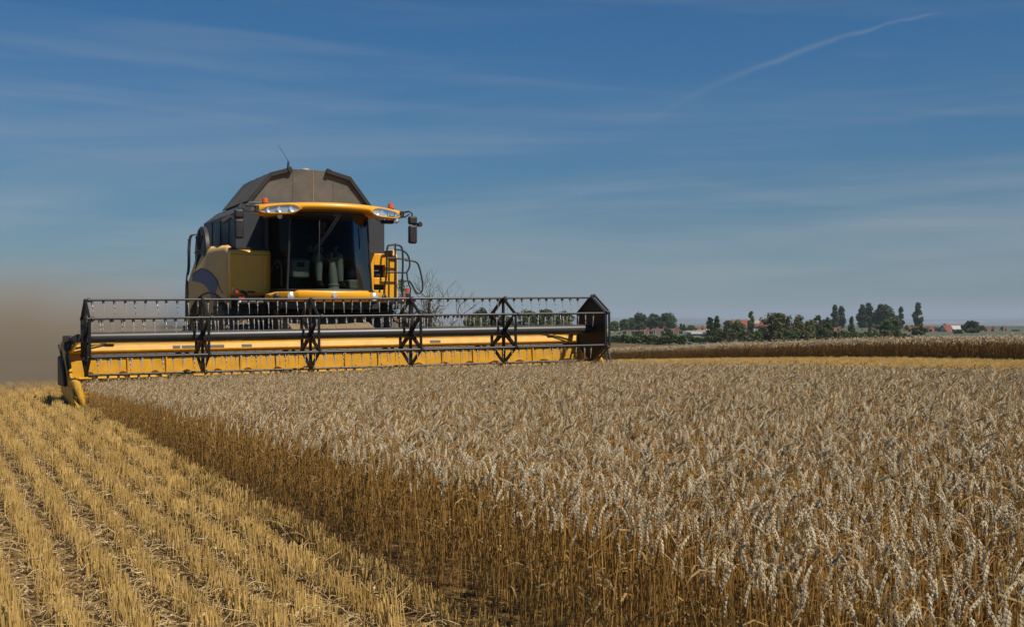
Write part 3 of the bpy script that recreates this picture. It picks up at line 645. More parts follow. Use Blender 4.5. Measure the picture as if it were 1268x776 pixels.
    def vis(a, t):
        s = a*2 - 1; q = abs(s); u = s*1.385; vf = 1.83 + .42*q**2.2; zt = 3.535 - .055*q**2; pod = smooth01((q - .44)/.14)*smooth01((1.04 - q)/.10)
        th = .125 + .085*float(pod) - .03*max(0, (q - .93)/.07); dep = .42 + .1*(1 - q)
        prof = [(dep, zt), (.14, zt + .012), (.03, zt - .012), (0, zt - .045), (-.012 + .012*(1 - float(pod)), zt - th*.6), (.012, zt - th + .02), (.05, zt - th), (dep, zt - th*.72 - .01), (dep, zt)]
        k = t*(len(prof) - 1); i = min(int(k), len(prof) - 2); f = k - i
        return (u, vf + prof[i][0]*(1 - f) + prof[i+1][0]*f, prof[i][1]*(1 - f) + prof[i+1][1]*f)
    b = ZB(); b.grid(vis, 56, 8)
    for a in (0, 1): b.add([vis(a, k/8) for k in range(8)], [tuple(range(8))])
    b.build('roof_visor', M['yellow'], comb, smooth=50)
    # headlight clusters in the visor pods
    for s in (-1, 1):
        def front(q, zo, off):
            u = s*q*1.385; vf = 1.83 + .42*q**2.2; zt = 3.535 - .055*q**2; return (u, vf - .036 - off, zt - .112 + zo)
        def hh(f): return .072*(1 - abs(2*f - 1)**3.2)**.6*(1.05 - .32*f)
        b = ZB(); ring = [front(.50 + .46*k/20, hh(k/20) , .0) for k in range(21)] + [front(.50 + .46*k/20, -hh(k/20), .0) for k in range(20, -1, -1)]
        ring2 = [(p[0], p[1] + .016, p[2]) for p in ring]
        n = len(ring); cen = front(.73, 0, 0.004)
        b.add(ring2 + [(cen[0], cen[1] + .016, cen[2])], [(i, (i+1) % n, n) for i in range(n)]); 
        b.add(ring + ring2, [(i, (i+1) % n, n + (i+1) % n, n + i) for i in range(n)])
        hl = b.build('headlight', M['chrome'], comb, smooth=0)
        b = ZB(); b.add([(p[0], p[1] - .004, p[2]) for p in ring] + [(cen[0], cen[1] - .012, cen[2])], [(i, (i+1) % n, n) for i in range(n)]); b.build('lens', M['clear'], hl)
        for q in (.585, .73, .865):
            p = front(q, 0, -.012); b = ZB(); r = .058 if q < .8 else .044
            b.lathe([(.012, .002), (r*.55, .0), (r*.9, -.006), (r, -.012), (r*1.02, .004)], 'y', p, 18); b.build('reflector', M['chrome'], hl)
        b = ZB(); b.tube([front(.47 + .52*k/24, (hh(np.clip((k/24*.52 - .03)/.46, 0, 1))) + .008, .0) for k in range(25)], .009, 6)
        b.tube([front(.47 + .52*k/24, -(hh(np.clip((k/24*.52 - .03)/.46, 0, 1))) - .008, .0) for k in range(25)], .009, 6); b.build('bezel', M['yellow'], hl)
        # beacon
        bu = -1.19 if s < 0 else 1.24
        b = ZB(); b.lathe([(.062, 3.50), (.062, 3.53), (.05, 3.535)], 'z', (bu, 2.42, 0), 18); bc = b.build('beacon_base', M['black'], comb)
        b = ZB(); b.lathe([(.056, 3.532), (.057, 3.585), (.048, 3.618), (.02, 3.632)], 'z', (bu, 2.42, 0), 18); b.build('beacon', M['orange'], bc)
        # round work lamp below the pod
        wu = -.98 if s < 0 else 1.26
        b = ZB(); b.lathe([(.03, .06), (.055, .03), (.062, 0), (.058, -.006)], 'y', (wu, 2.17, 3.285), 18); b.tube([(wu, 2.21, 3.285), (wu, 2.23, 3.40)], .014, 8); wl = b.build('work_lamp', M['black'], comb)
        b = ZB(); b.lathe([(.052, -.004), (.04, -.016), (.01, -.022)], 'y', (wu, 2.17, 3.285), 18); b.build('lamp_lens', M['chrome'], wl)
        # mirrors
        x0 = s*1.36; xm = -1.76 if s < 0 else 1.53
        b = ZB(); b.box((min(x0, x0 + s*.06), 2.16, 3.34), (max(x0, x0 + s*.06), 2.28, 3.46)); xe = xm - s*.05
        b.tube([(x0 + s*.05, 2.2, 3.44), (xe, 2.05, 3.45), (xm, 2.03, 3.41), (xm, 2.03, 3.36)], .016, 8); b.tube([(x0 + s*.05, 2.2, 3.36), (xe - s*.08, 2.08, 3.34), (xe, 2.05, 3.40)], .013, 8)
        ma = b.build('mirror_arm', M['black'], comb)
        b = ZB(); b.box((xm - .085, 1.96, 3.20), (xm + .085, 2.06, 3.36)); b.build('upper_mirror', M['blackgloss'], ma, bevel=.035, segs=3)
        b = ZB(); b.box((xm - .082, 1.955, 2.84), (xm + .082, 2.055, 3.185)); b.build('mirror_housing', M['blackgloss'], ma, bevel=.035, segs=3)
        b = ZB(); b.box((xm - .068, 2.0565, 2.87), (xm + .068, 2.0595, 3.16)); b.build('mirror_glass', M['chrome'], ma)
        b = ZB(); b.tube([(xm, 2.0, 3.19), (xm + s*.14, 2.0, 3.19)], .009, 6)
        if s < 0: b.tube([(xm - .12, 2.0, 3.20), (xm - .16, 2.0, 3.22), (xm - .30, 2.0, 3.12)], [.03, .045, .05], 10)
        else: b.tube([(xm + .12, 2.05, 3.20), (xm + .15, 1.97, 3.21)], [.035, .05], 12)
        b.build('side_lamp', M['black'], ma)
    b = ZB(); b.box((1.06, 2.36, 3.235), (1.28, 2.48, 3.30)); b.tube(chaikin([(1.1, 2.4, 3.30), (.98, 2.35, 3.27), (.86, 2.3, 3.36)]), .008, 6); b.tube([(1.16, 2.42, 3.29), (1.16, 2.42, 3.40)], .02, 8); b.build('camera_box', M['black'], comb)
    # nose below the windscreen
    def nose(a, t):
        s = a*2 - 1; q = abs(s); u = s*1.13; vf = 1.90 + .40*q**2.4; sag = .03*(1 - q)
        prof = [(.34, 1.945), (.06, 1.94), (.015, 1.925), (0, 1.90), (.01, 1.80), (.05, 1.755 - sag*.3), (.11, 1.735), (.36, 1.73), (.34, 1.945)]
        tap = max(0, (q - .86)/.14); k = t*8; i = min(int(k), 7); f = k - i
        p = (prof[i][0]*(1 - f) + prof[i+1][0]*f, prof[i][1]*(1 - f) + prof[i+1][1]*f); z = p[1] - .05*tap*(p[1] > 1.85)
        if q > .62: z -= .028*(p[1] > 1.9)
        return (u, vf + p[0], z)
    b = ZB(); b.grid(nose, 48, 8)
    for a in (0, 1): b.add([nose(a, k/8) for k in range(8)], [tuple(range(8))])
    ns = b.build('nose_panel', M['yellow'], comb, smooth=50)
    for s in (-1, 1):
        for q, r, mt in ((.70, .062, 'chrome'), (.90, .055, 'black')):
            vf = 1.90 + .40*q**2.4 - .004; c = (s*q*1.13, vf, 1.825)
            b = ZB(); b.lathe([(r + .012, .03), (r + .012, -.006), (r, -.012), (r - .004, .0)], 'y', c, 20); b.lathe([(r - .004, -.002), (r*.6, -.016), (.008, -.02)], 'y', c, 20)
            b.build('nose_lamp', M[mt], ns)
    b = ZB(); b.lathe([(.046, .01), (.046, -.012), (.036, -.02), (.02, -.016), (.016, -.024)], 'y', (-.03, 1.897, 1.85), 20); b.build('emblem', M['chrome'], ns)
    b = ZB(); b.box((-.95, 2.2, 1.60), (.95, 3.3, 1.735)); b.tube([(-1.5, 2.9, 1.72), (1.2, 2.9, 1.72)], .05, 10); b.build('cab_frame', M['black'], comb, bevel=.01)
    # wipers
    b = ZB(); g = glassfn(.50, .985); b.box((g[0] - .05, g[1] - .06, g[2] - .02), (g[0] + .09, g[1] - .02, g[2] + .05))
    for du in (0, .045): b.tube([(glassfn(.54 - .30*k/6 + du*.5, .99 - .46*k/6)[0] + du*.3, glassfn(.54 - .30*k/6, .99 - .46*k/6)[1] - .035, glassfn(.54, .99 - .46*k/6)[2]) for k in range(7)], .007, 6)
    b.tube([(glassfn(.30, .90 - .52*k/6)[0] - .02*k/6, glassfn(.30, .90 - .52*k/6)[1] - .02, glassfn(.30, .90 - .52*k/6)[2]) for k in range(7)], .010, 6); b.build('wiper', M['blackgloss'], comb)
    # inside: seat, steering column and wheel, consoles
    b = ZB(); b.box((-.20, 2.82, 2.33), (.32, 3.30, 2.46)); b.box((-.18, 3.18, 2.44), (.30, 3.32, 3.02)); b.box((-.08, 3.2, 3.0), (.20, 3.3, 3.2)); b.box((-.1, 2.9, 1.93), (.22, 3.25, 2.33)); b.build('driver_seat', M['seat'], comb, bevel=.04, segs=3)
    b = ZB(); b.lathe([(.13, 1.93), (.12, 1.98), (.10, 2.02), (.11, 2.05), (.085, 2.08)], 'z', (.13, 2.47, 0), 18); b.tube([(.13, 2.47, 2.05), (.12, 2.50, 2.30), (.12, 2.56, 2.52)], [.085, .08, .05], 14)
    b.tube([(.12, 2.52, 2.46), (.26, 2.50, 2.60)], .025, 8); b.tube([(.12, 2.52, 2.46), (.0, 2.50, 2.56)], .022, 8); b.tube([(.12, 2.54, 2.5), (.10, 2.52, 2.66)], .022, 8); sc_ = b.build('steering_column', M['console'], comb)
    b = ZB(); pts = [(.12 + .19*math.cos(a*math.pi/16), 2.585 + .12*math.sin(a*math.pi/16) , 2.66 - .13*math.sin(a*math.pi/16)*-.9) for a in range(33)]; b.tube(pts, .015, 8, cap=False)
    for a in (0, 11, 21): b.tube([pts[a], (.12, 2.575, 2.60)], .012, 6)
    b.build('steering_wheel', M['black'], sc_)
    b = ZB(); b.hexa([(-.62, 2.62, 2.18), (-.30, 2.62, 2.18), (-.30, 3.2, 2.30), (-.62, 3.2, 2.30), (-.64, 2.62, 2.52), (-.28, 2.62, 2.52), (-.28, 3.2, 2.58), (-.64, 3.2, 2.58)]); ac = b.build('armrest_console', M['console'], comb, bevel=.03)
    b = ZB(); b.box((-.54, 2.605, 2.39), (-.40, 2.617, 2.47)); b.tube([(-.36, 2.7, 2.55), (-.35, 2.66, 2.72)], [.018, .03], 8); b.build('console_screen', M['black'], ac)
    b = ZB(); b.box((.44, 2.5, 1.93), (.80, 3.0, 2.16)); cb = b.build('cool_box', M['console'], comb, bevel=.03)
    b = ZB(); b.box((.45, 2.62, 2.165), (.70, 3.0, 2.42)); b.build('blue_jacket', M['bluebag'], comb, bevel=.09, segs=4)
    b = ZB()
    for k in range(9): 
        a = random.Random(k); b.tube([(.42 + .04*k, 2.33 + a.uniform(-.02, .02), 1.97 + a.uniform(0, .03)), (.46 + .04*k, 2.36, 2.01 + a.uniform(-.02, .04)), (.50 + .04*k, 2.36 + a.uniform(-.03, .03), 1.97)], .022, 6, r1=.012)
    b.build('rag', M['cloth'], comb)
    # marker lamps and brackets on both flanks
    b = ZB(); b.tube(chaikin([(-1.36, 2.98, 1.74), (-1.40, 2.98, 1.90), (-1.50, 2.98, 1.93)]), .028, 8); b.box((-1.54, 2.95, 1.72), (-1.40, 3.02, 1.80)); bk = b.build('marker_bracket', M['black'], comb)
    b = ZB(); b.box((-1.545, 2.94, 1.76), (-1.435, 2.95, 1.82)); b.build('red_band', M['red'], bk)
    b = ZB(); b.box((-1.545, 2.94, 1.72), (-1.435, 2.9497, 1.757)); b.build('white_band', M['white'], bk)
    b = ZB(); b.box((-1.60, 2.96, 1.90), (-1.545, 3.0, 1.975)); b.build('side_reflector', M['red'], bk)
    b = ZB(); b.box((1.05, 2.6, 1.72), (1.72, 3.4, 1.80)); b.box((1.62, 2.58, 1.72), (1.72, 2.64, 1.92)); pf_ = b.build('platform', M['black'], comb, bevel=.01)
    b = ZB(); b.box((1.55, 2.59, 1.805), (1.69, 2.6, 1.86)); b.build('red_band', M['red'], pf_)
    b = ZB(); b.box((1.55, 2.59, 1.765), (1.69, 2.5997, 1.802)); b.build('white_band', M['white'], pf_)
    b = ZB(); b.box((1.72, 2.86, 1.93), (1.78, 2.9, 2.02)); b.build('side_reflector', M['red'], pf_)
    # hand rails and swung ladder
    b = ZB(); V = 2.9
    b.tube(chaikin([(1.28, V, 1.80), (1.28, V, 2.0), (1.34, V, 2.3), (1.33, V, 2.84), (1.42, V, 2.87), (1.60, V, 2.87), (1.665, V, 2.80), (1.67, V, 2.4), (1.64, V, 1.95), (1.70, V, 1.80)]), .020, 8)
    b.tube([(1.50, V, 1.80), (1.51, V, 2.90)], .018, 8); b.tube([(1.33, V, 2.61), (1.78, V, 2.59)], .017, 8); b.tube([(1.33, V, 2.33), (1.74, V, 2.33)], .017, 8)
    b.tube(chaikin([(1.52, V, 2.78), (1.68, V, 2.77), (1.80, V, 2.65), (1.82, V, 2.45), (1.74, V, 2.32)]), .018, 8)
    b.tube(chaikin([(1.72, V, 2.57), (1.93, V, 2.56), (2.01, V, 2.48), (2.10, V, 2.08), (2.06, V, 1.93), (1.95, V, 1.92), (1.86, V, 2.1), (1.79, V, 2.18), (1.70, V, 2.16), (1.66, V, 2.10)]), .018, 8)
    b.tube(chaikin([(1.75, V, 2.32), (1.78, V, 2.12), (1.84, V, 2.0), (1.80, V, 1.88), (1.70, V, 1.86)]), .016, 8); b.build('hand_rail', M['blackgloss'], comb)
    b = ZB()
    for z in (.55, .85, 1.15, 1.45): b.box((1.75, 2.65, z), (2.15, 2.9, z + .04))
    b.tube([(1.75, 2.66, .5), (1.78, 2.66, 1.75)], .025, 8); b.tube([(2.15, 2.66, .5), (2.12, 2.66, 1.75)], .025, 8); b.tube(chaikin([(1.8, 2.7, 1.5), (1.95, 2.7, 1.62), (2.08, 2.7, 1.52), (2.12, 2.7, 1.3)]), .02, 8); b.build('boarding_ladder', M['black'], comb)
build_combine()

# ------------------------------------------------------------------ driver
def build_driver():
    d = empty('person', (*w2(0, 0), CZ), YAW, 'driver in a dark shirt and pale grey trousers sitting at the steering wheel', 'person')
    def chain_mb(mb, ch):
        for (p, r), (q, t) in zip(ch[:-1], ch[1:]):
            a, b = Vector((p[0], p[1], p[2] - .06)), Vector((q[0], q[1], q[2] - .06)); d = (b - a).normalized() if (b - a).length > 1e-6 else Vector((0, 0, 1))
            pts = []; rr = []
            for k in range(5): w = math.pi/2*(1 - k/4); pts.append(a - d*r*math.sin(w)); rr.append(max(.0008, r*math.cos(w)))
            for k in range(5): w = math.pi/2*k/4; pts.append(b + d*t*math.sin(w)); rr.append(max(.0008, t*math.cos(w)))
            mb.tube(pts, rr, 14)
    def blend(mesh, vox, it):      # one continuous surface from overlapping tapered limbs
        o = bpy.data.objects.new('tmp', mesh); COL.objects.link(o)
        m = o.modifiers.new('r', 'REMESH'); m.mode = 'VOXEL'; m.voxel_size = vox
        m2 = o.modifiers.new('s', 'SMOOTH'); m2.iterations = it; m2.factor = .5
        dg = bpy.context.evaluated_depsgraph_get(); out = bpy.data.meshes.new_from_object(o.evaluated_get(dg)); bpy.data.objects.remove(o)
        bm = bmesh.new(); bm.from_mesh(out); seen = set(); isl = []
        for v in bm.verts:
            if v in seen: continue
            st = [v]; seen.add(v); c = [v]
            while st:
                x = st.pop()
                for e in x.link_edges:
                    y = e.other_vert(x)
                    if y not in seen: seen.add(y); st.append(y); c.append(y)
            isl.append(c)
        isl.sort(key=len); print('islands', [len(c) for c in isl])
        for c in isl[:-1]: bmesh.ops.delete(bm, geom=c, context='VERTS')
        bm.to_mesh(out); bm.free(); out.polygons.foreach_set('use_smooth', [True]*len(out.polygons)); return out
    def skin(chains, lvl=2):
        mb = MB()
        for ch in chains: chain_mb(mb, ch)
        return mb.mesh('limbs', M['skin'])
    C = .07
    pel = ((C, 3.02, 2.55), .12); ch1 = ((C, 3.06, 2.72), .125); ch2 = ((C, 3.06, 2.90), .14); nk0 = ((C, 3.04, 3.03), .062); nk = ((C, 3.02, 3.09), .052)
    arms = []; legs = []; fore = []
    hand = {}
    for s in (-1, 1):
        sh = ((C + s*.17, 3.05, 2.97), .062); el = ((C + s*.27, 2.93, 2.72), .045); wr = ((C + s*.17, 2.70, 2.70), .030); pm = ((C + s*.155, 2.645, 2.715), .033)
        arms.append([ch2, ((C + s*.09, 3.06, 2.96), .075), sh, el, wr, pm]); hand[s] = pm
        hip = ((C + s*.10, 2.98, 2.54), .095); kn = ((C + s*.20, 2.58, 2.58), .066); an = ((C + s*.21, 2.52, 2.10), .042); ft = ((C + s*.22, 2.38, 2.05), .038)
        legs.append([pel, hip, ((C + s*.15, 2.78, 2.58), .085), kn, ((C + s*.205, 2.56, 2.36), .058), an, ft])
    body = skin([[pel, ch1, ch2, nk0, nk, ((C, 3.01, 3.14), .05)]] + arms + legs)
    bm = bmesh.new(); bm.from_mesh(body)
    # fingers and thumb closed round the wheel rim
    for s in (-1, 1):
        p, r = hand[s]
        for k in range(4):
            off = (k - 1.5)*.019; L = (.040, .046, .043, .034)[k]
            a = Vector((p[0] + s*off*.4, p[1] - .012, p[2] + off)); q = [(tuple(a), .0105), (tuple(a + Vector((-s*.012, -L*.75, .012))), .0095), (tuple(a + Vector((-s*.030, -L*1.15, .002))), .009), (tuple(a + Vector((-s*.038, -L*.85, -.012))), .0075)]
            f = skin([q], 1); bm.from_mesh(f)
        a = Vector((p[0] - s*.02, p[1] + .005, p[2] + .03)); f = skin([[(tuple(a), .013), (tuple(a + Vector((-s*.025, -.03, .01))), .011), (tuple(a + Vector((-s*.03, -.055, -.004))), .009)]], 1); bm.from_mesh(f)
    # head with brow, nose, chin, ears
    hc = Vector((C, 3.0, 3.215 - .06)); n0 = len(bm.verts)
    res = bmesh.ops.create_uvsphere(bm, u_segments=32, v_segments=24, radius=1.0)
    for v in res['verts']:
        x, y, z = v.co; f = -y
        X = x*.076*(1 - .20*max(0, -z)**1.5); Yv = y*.097; Zv = z*.118
        if f > 0:
            nose = math.exp(-((x/.16)**2))*math.exp(-(((z + .12)/.22)**2)); Yv -= .024*nose*f
            brow = math.exp(-(((z - .22)/.10)**2))*math.exp(-((x/.55)**2)); Yv -= .006*brow*f
            for ex in (-.42, .42): Yv += .010*math.exp(-(((x - ex)/.18)**2) - (((z - .05)/.12)**2))*f
            Yv -= .005*math.exp(-((x/.30)**2) - (((z + .48)/.10)**2))*f; Yv += .004*math.exp(-((x/.28)**2) - (((z + .56)/.04)**2))*f
            Yv -= .012*math.exp(-((x/.3)**2) - (((z + .85)/.16)**2))*f
        v.co = hc + Vector((X, Yv, Zv))
    for s in (-1, 1):
        e = bmesh.ops.create_uvsphere(bm, u_segments=12, v_segments=8, radius=1.0)
        for v in e['verts']: v.co = hc + Vector((s*.076 + v.co.x*.012, .008 + v.co.y*.02, -.005 + v.co.z*.032))
    me = bpy.data.meshes.new('person_body'); bm.to_mesh(me); bm.free(); me.materials.append(M['skin'])
    o = bpy.data.objects.new('body', me); COL.objects.link(o); o.parent = d
    o.data = blend(me, .0055, 4); o.data.materials.clear(); o.data.materials.append(M['skin'])
    def child(nm, mesh, mt, infl=0):
        if nm in ('shirt', 'trousers', 'shoe'): mesh = blend(mesh, .009, 8)
        for p in mesh.polygons: p.use_smooth = True
        mesh.materials.clear(); mesh.materials.append(mt); c = bpy.data.objects.new(nm, mesh); COL.objects.link(c); c.parent = d; return c
    g = lambda ch, k: [(p, r*k) for p, r in ch]
    child('shirt', skin([[(pel[0], .135), (ch1[0], .142), (ch2[0], .155), ((C, 3.05, 3.0), .085)]] + [[(ch2[0], .155), ((C + s*.09, 3.06, 2.965), .085), ((C + s*.17, 3.05, 2.97), .078), ((C + s*.235, 2.98, 2.82), .068)] for s in (-1, 1)]), M['shirt'])
    child('trousers', skin([[(pel[0], .135)] + [(p, r*1.14 + .004) for p, r in lg[1:6]] for lg in legs]), M['trousers'])
    for lg in legs:
        p, a = lg[-1][0], lg[-2][0]
        child('shoe', skin([[((a[0], a[1] + .03, a[2] - .01), .066), ((a[0], a[1] - .05, a[2] - .03), .064), ((p[0], p[1] - .03, p[2] - .01), .058)]], 2), M['shoe'])
    hb = bmesh.new(); r_ = bmesh.ops.create_uvsphere(hb, u_segments=24, v_segments=16, radius=1.0)
    for v in r_['verts']:
        x, y, z = v.co; lim = .30 if y < -.1 else -.35; zz = max(z, lim + (-.0 if y < 0 else 0)); v.co = hc + Vector((x*.080, y*.100 + .004, zz*.124))
    hm = bpy.data.meshes.new('hair'); hb.to_mesh(hm); hb.free(); child('hair', hm, M['hair'])
    for s in (-1, 1):
        eb = MB(); eb.lathe([(.001, -.011), (.008, -.008), (.0115, 0), (.008, .008), (.001, .011)], 'y', (hc.x + s*.031, hc.y - .078, hc.z + .006), 10); e = eb.build('eye', M['white'], d)
        eb = MB(); eb.lathe([(.0045, -.0122), (.0045, -.0105)], 'y', (hc.x + s*.031, hc.y - .078, hc.z + .006), 10); eb.build('iris', M['black'], e)
build_driver()

# ------------------------------------------------------------------ the grain header
def build_header():
    h = empty('grain_header', (*w2(0, 0), CZ - .0), YAW, 'wide yellow grain header with a dark six-bat reel sweeping over the standing wheat', 'header')
    h.rotation_euler = (0, -.0132, YAW)
    AX = 1.115; RR = .575; U0, U1 = -4.55, 4.27
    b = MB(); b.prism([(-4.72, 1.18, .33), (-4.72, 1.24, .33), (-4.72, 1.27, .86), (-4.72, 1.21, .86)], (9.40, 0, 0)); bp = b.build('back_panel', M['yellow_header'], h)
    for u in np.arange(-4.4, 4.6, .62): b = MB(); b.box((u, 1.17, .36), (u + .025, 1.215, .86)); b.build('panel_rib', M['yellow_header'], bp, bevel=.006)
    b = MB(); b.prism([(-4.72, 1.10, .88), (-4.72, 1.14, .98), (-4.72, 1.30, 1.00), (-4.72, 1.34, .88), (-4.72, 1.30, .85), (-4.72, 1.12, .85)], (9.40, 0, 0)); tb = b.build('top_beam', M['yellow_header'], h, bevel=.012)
    for u, w in ((-2.9, .7), (-1.9, .17), (1.55, .2), (-3.05, .12)): b = MB(); b.prism([(u, 1.100, .905), (u + w, 1.100, .905), (u + w, 1.116, .945), (u, 1.116, .945)], (0, .012, 0)); b.build('label_plate', M['black'], tb)
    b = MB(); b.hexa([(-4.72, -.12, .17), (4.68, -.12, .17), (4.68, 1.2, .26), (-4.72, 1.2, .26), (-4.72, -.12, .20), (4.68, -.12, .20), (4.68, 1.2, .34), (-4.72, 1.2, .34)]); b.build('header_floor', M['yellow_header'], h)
    b = MB(); b.box((-4.72, -.17, .165), (4.68, -.10, .19))
    for u in np.arange(-4.68, 4.66, .0762): b.prism([(u - .018, -.12, .175), (u + .018, -.12, .175), (u, -.26, .18)], (0, 0, .014))
    b.build('cutter_bar', M['steel'], h, smooth=0)
    b = MB(); b.tube([(-4.6, .62, .38), (4.56, .62, .38)], .11, 20)
    for sgn, ua, ub in ((1, -4.55, -.75), (-1, 4.5, .75)):
        n = int(abs(ub - ua)/.5*16); vs = []; fs = []
        for i in range(n + 1):
            a = sgn*i*2*math.pi/16; u = ua + (ub - ua)*i/n
            for r_ in (.11, .19): vs.append((u, .62 + math.cos(a)*r_, .38 + math.sin(a)*r_))
        fs = [(2*i, 2*i+1, 2*i+3, 2*i+2) for i in range(n)]; b.add(vs, fs)
    for k in range(14): 
        a = k*2.4; u = -.65 + k*.1; b.tube([(u, .62, .38), (u, .62 + math.cos(a)*.2, .38 + math.sin(a)*.2)], .009, 6)
    b.build('auger', M['yellow_header'], h)
    # end sheets with dividers
    for s, U in ((-1, -4.74), (1, 4.70)):
        b = MB(); poly = [(1.36, .22), (1.36, 1.02), (1.10, 1.06), (.62, .80), (.3, .45), (.0, .28), (-.2, .2), (-.2, .12), (.2, .10)] if s > 0 else [(1.36, .22), (1.36, 1.02), (1.10, 1.06), (.55, .92), (.10, .62), (-.20, .40), (-.42, .24), (-.42, .14), (.2, .10)]
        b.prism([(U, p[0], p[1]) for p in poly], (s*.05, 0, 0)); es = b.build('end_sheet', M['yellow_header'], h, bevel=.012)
        b = MB(); b.prism([(U + s*.052, p[0], p[1]) for p in [(1.30, .34), (1.28, .82), (.85, .76), (.45, .52), (.35, .36)]], (s*.055, 0, 0)); b.build('belt_guard', M['blackgloss'], es, bevel=.04, segs=3)
        b = MB(); b.tube([(U, .0, .46), (U - s*.02, -.30, .42), (U - s*.05, -.62, .24), (U - s*.07, -.95, .09)] if s < 0 else [(U, .3, .40), (U - .02, .05, .34), (U - .04, -.2, .20), (U - .05, -.5, .09)], [.062, .062, .052, .016], 14)
        b.hexa([(U - .05, -.85, .03), (U + .05, -.85, .03), (U + .06, .1, .08), (U - .06, .1, .08), (U - .03, -.85, .10), (U + .03, -.85, .10), (U + .06, .1, .40), (U - .06, .1, .40)]); b.build('crop_divider', M['yellow_header'], es)
        b = MB(); b.tube(chaikin([(U - s*.02, 1.2, 1.0), (U - s*.04, .9, 1.05), (U + s*.05, .5, .98), (U + s*.06, .2, .70), (U + s*.03, .05, .5)]), .022, 8); b.tube(chaikin([(U + s*.08, 1.25, .98), (U + s*.12, .9, 1.0), (U + s*.12, .45, .86), (U + s*.09, .3, .45)]), .018, 8)
        b.box((U - .04, .95, .98), (U + .06, 1.12, 1.14)); b.box((U + s*.02 - .05, .55, .92), (U + s*.02 + .05, .68, 1.06)); b.build('hose', M['black'], es)
    # reel arms from the beam to the axle
    for s, U in ((-1, -4.66), (1, 4.50)):
        b = MB(); b.hexa([(U - .035, 1.2, .98), (U + .035, 1.2, .98), (U + .035, -.12, AX - .06), (U - .035, -.12, AX - .06), (U - .035, 1.2, 1.09), (U + .035, 1.2, 1.09), (U + .035, -.12, AX + .06), (U - .035, -.12, AX + .06)]); ra = b.build('reel_arm', M['black'], h, bevel=.01)
        b = MB(); b.tube([(U, .9, .90), (U, .15, AX - .05)], .03, 10); b.build('lift_ram', M['steel'], ra)
        ub = -4.05 if s < 0 else 4.05
        b = MB(); b.box((ub - .075, 1.09, .99), (ub + .075, 1.18, 1.19)); bx_ = b.build('lamp_bracket', M['yellow_header'], h, bevel=.012)
        b = MB(); b.lathe([(.024, 1.075), (.026, 1.088)], 'y', (ub, 0, 1.13), 12); b.build('bracket_bolt', M['steel'], bx_)
        b = MB(); b.tube([(ub - s*.07, 1.1, 1.12), (U, .95, 1.13)], .018, 8); b.tube([(ub - s*.07, 1.1, 1.07), (U, .95, 1.04)], .014, 8); b.build('strut', M['black'], bx_)
    # reel
    b = MB(); b.tube([(U0, 0, AX), (U1, 0, AX)], .083, 28); b.build('reel_tube', M['reel'], h)
    us = [U0 + (U1 - U0)*k/5 for k in range(6)]; hexpt = [(math.cos(R(90 + 60*k))*RR, AX + math.sin(R(90 + 60*k))*RR) for k in range(6)]
    def spider(u, nm):
        b = MB(); w = .032
        for k in range(6):
            p, q = hexpt[k], hexpt[(k+1) % 6]
            for (A_, B_, hw) in ((p, q, .021), ((math.cos(R(90 + 60*k))*.06, AX + math.sin(R(90 + 60*k))*.06), p, .030)):
                d = Vector((0, B_[0] - A_[0], B_[1] - A_[1])).normalized(); n = Vector((0, -d.z, d.y))*hw
                b.hexa([(u - w/2, A_[0] - n.y, A_[1] - n.z), (u + w/2, A_[0] - n.y, A_[1] - n.z), (u + w/2, A_[0] + n.y, A_[1] + n.z), (u - w/2, A_[0] + n.y, A_[1] + n.z),
                        (u - w/2, B_[0] - n.y, B_[1] - n.z), (u + w/2, B_[0] - n.y, B_[1] - n.z), (u + w/2, B_[0] + n.y, B_[1] + n.z), (u - w/2, B_[0] + n.y, B_[1] + n.z)])
                w += .0012
        for k in range(6):   # gusset plates that make the arms broad near the hub
            a = R(90 + 60*k); poly = []
            for (da, r_) in ((-.55, .12), (-.17, .30), (0, .40), (.17, .30), (.55, .12)): poly.append((u - .006 - .0007*k, math.cos(a + da)*r_, AX + math.sin(a + da)*r_))
            b.prism(poly, (.012 + .0014*k, 0, 0))
        b.lathe([(.12, -.03), (.14, -.02), (.14, .02), (.12, .03)], 'x', (u, 0, AX), 20)
        return b.build(nm, M['spider'], h, smooth=30)
    for u in us[1:5]: spider(u, 'reel_spider')
    spider(us[0], 'reel_spider')
    for u, t in ((us[5] + .03, .02), ):   # closed end plate
        hp = [(math.cos(R(90 + 60*k))*(RR + .05), AX + math.sin(R(90 + 60*k))*(RR + .05)) for k in range(6)]
        b = MB(); b.prism([(u, p[0], p[1]) for p in hp], (.014, 0, 0)); ep = b.build('reel_end_plate', M['spider'], h)
        b = MB()
        for k in range(6):
            p, q = hp[k], hp[(k+1) % 6]; b.tube([(u + .06, p[0], p[1]), (u + .06, q[0], q[1])], .022, 8); b.tube([(u + .01, p[0], p[1]), (u + .07, p[0], p[1])], .02, 8); b.tube([(u - .012, p[0]*.97, AX + (p[1] - AX)*.97), (u - .012, q[0]*.97, AX + (q[1] - AX)*.97)], .014, 8)
        b.build('plate_rim', M['reel'], ep)
    hp = [(math.cos(R(90 + 60*k))*(RR + .01), AX + math.sin(R(90 + 60*k))*(RR + .01)) for k in range(6)]
    # bats with spring tines hanging straight down
    tm = MB(); tm.cur = 0; tm.box((-.016, -.02, -.055), (.016, .018, -.018)); tm.cur = 1; tm.tube([(0, -.005, -.04), (.003, -.008, -.075)], .015, 8); tm.tube([(.003, -.008, -.065), (.008, -.012, -.14)], [.0105, .0065], 6); tm.tube([(.008, -.012, -.125), (.012, -.006, -.235)], [.0048, .0035], 5)
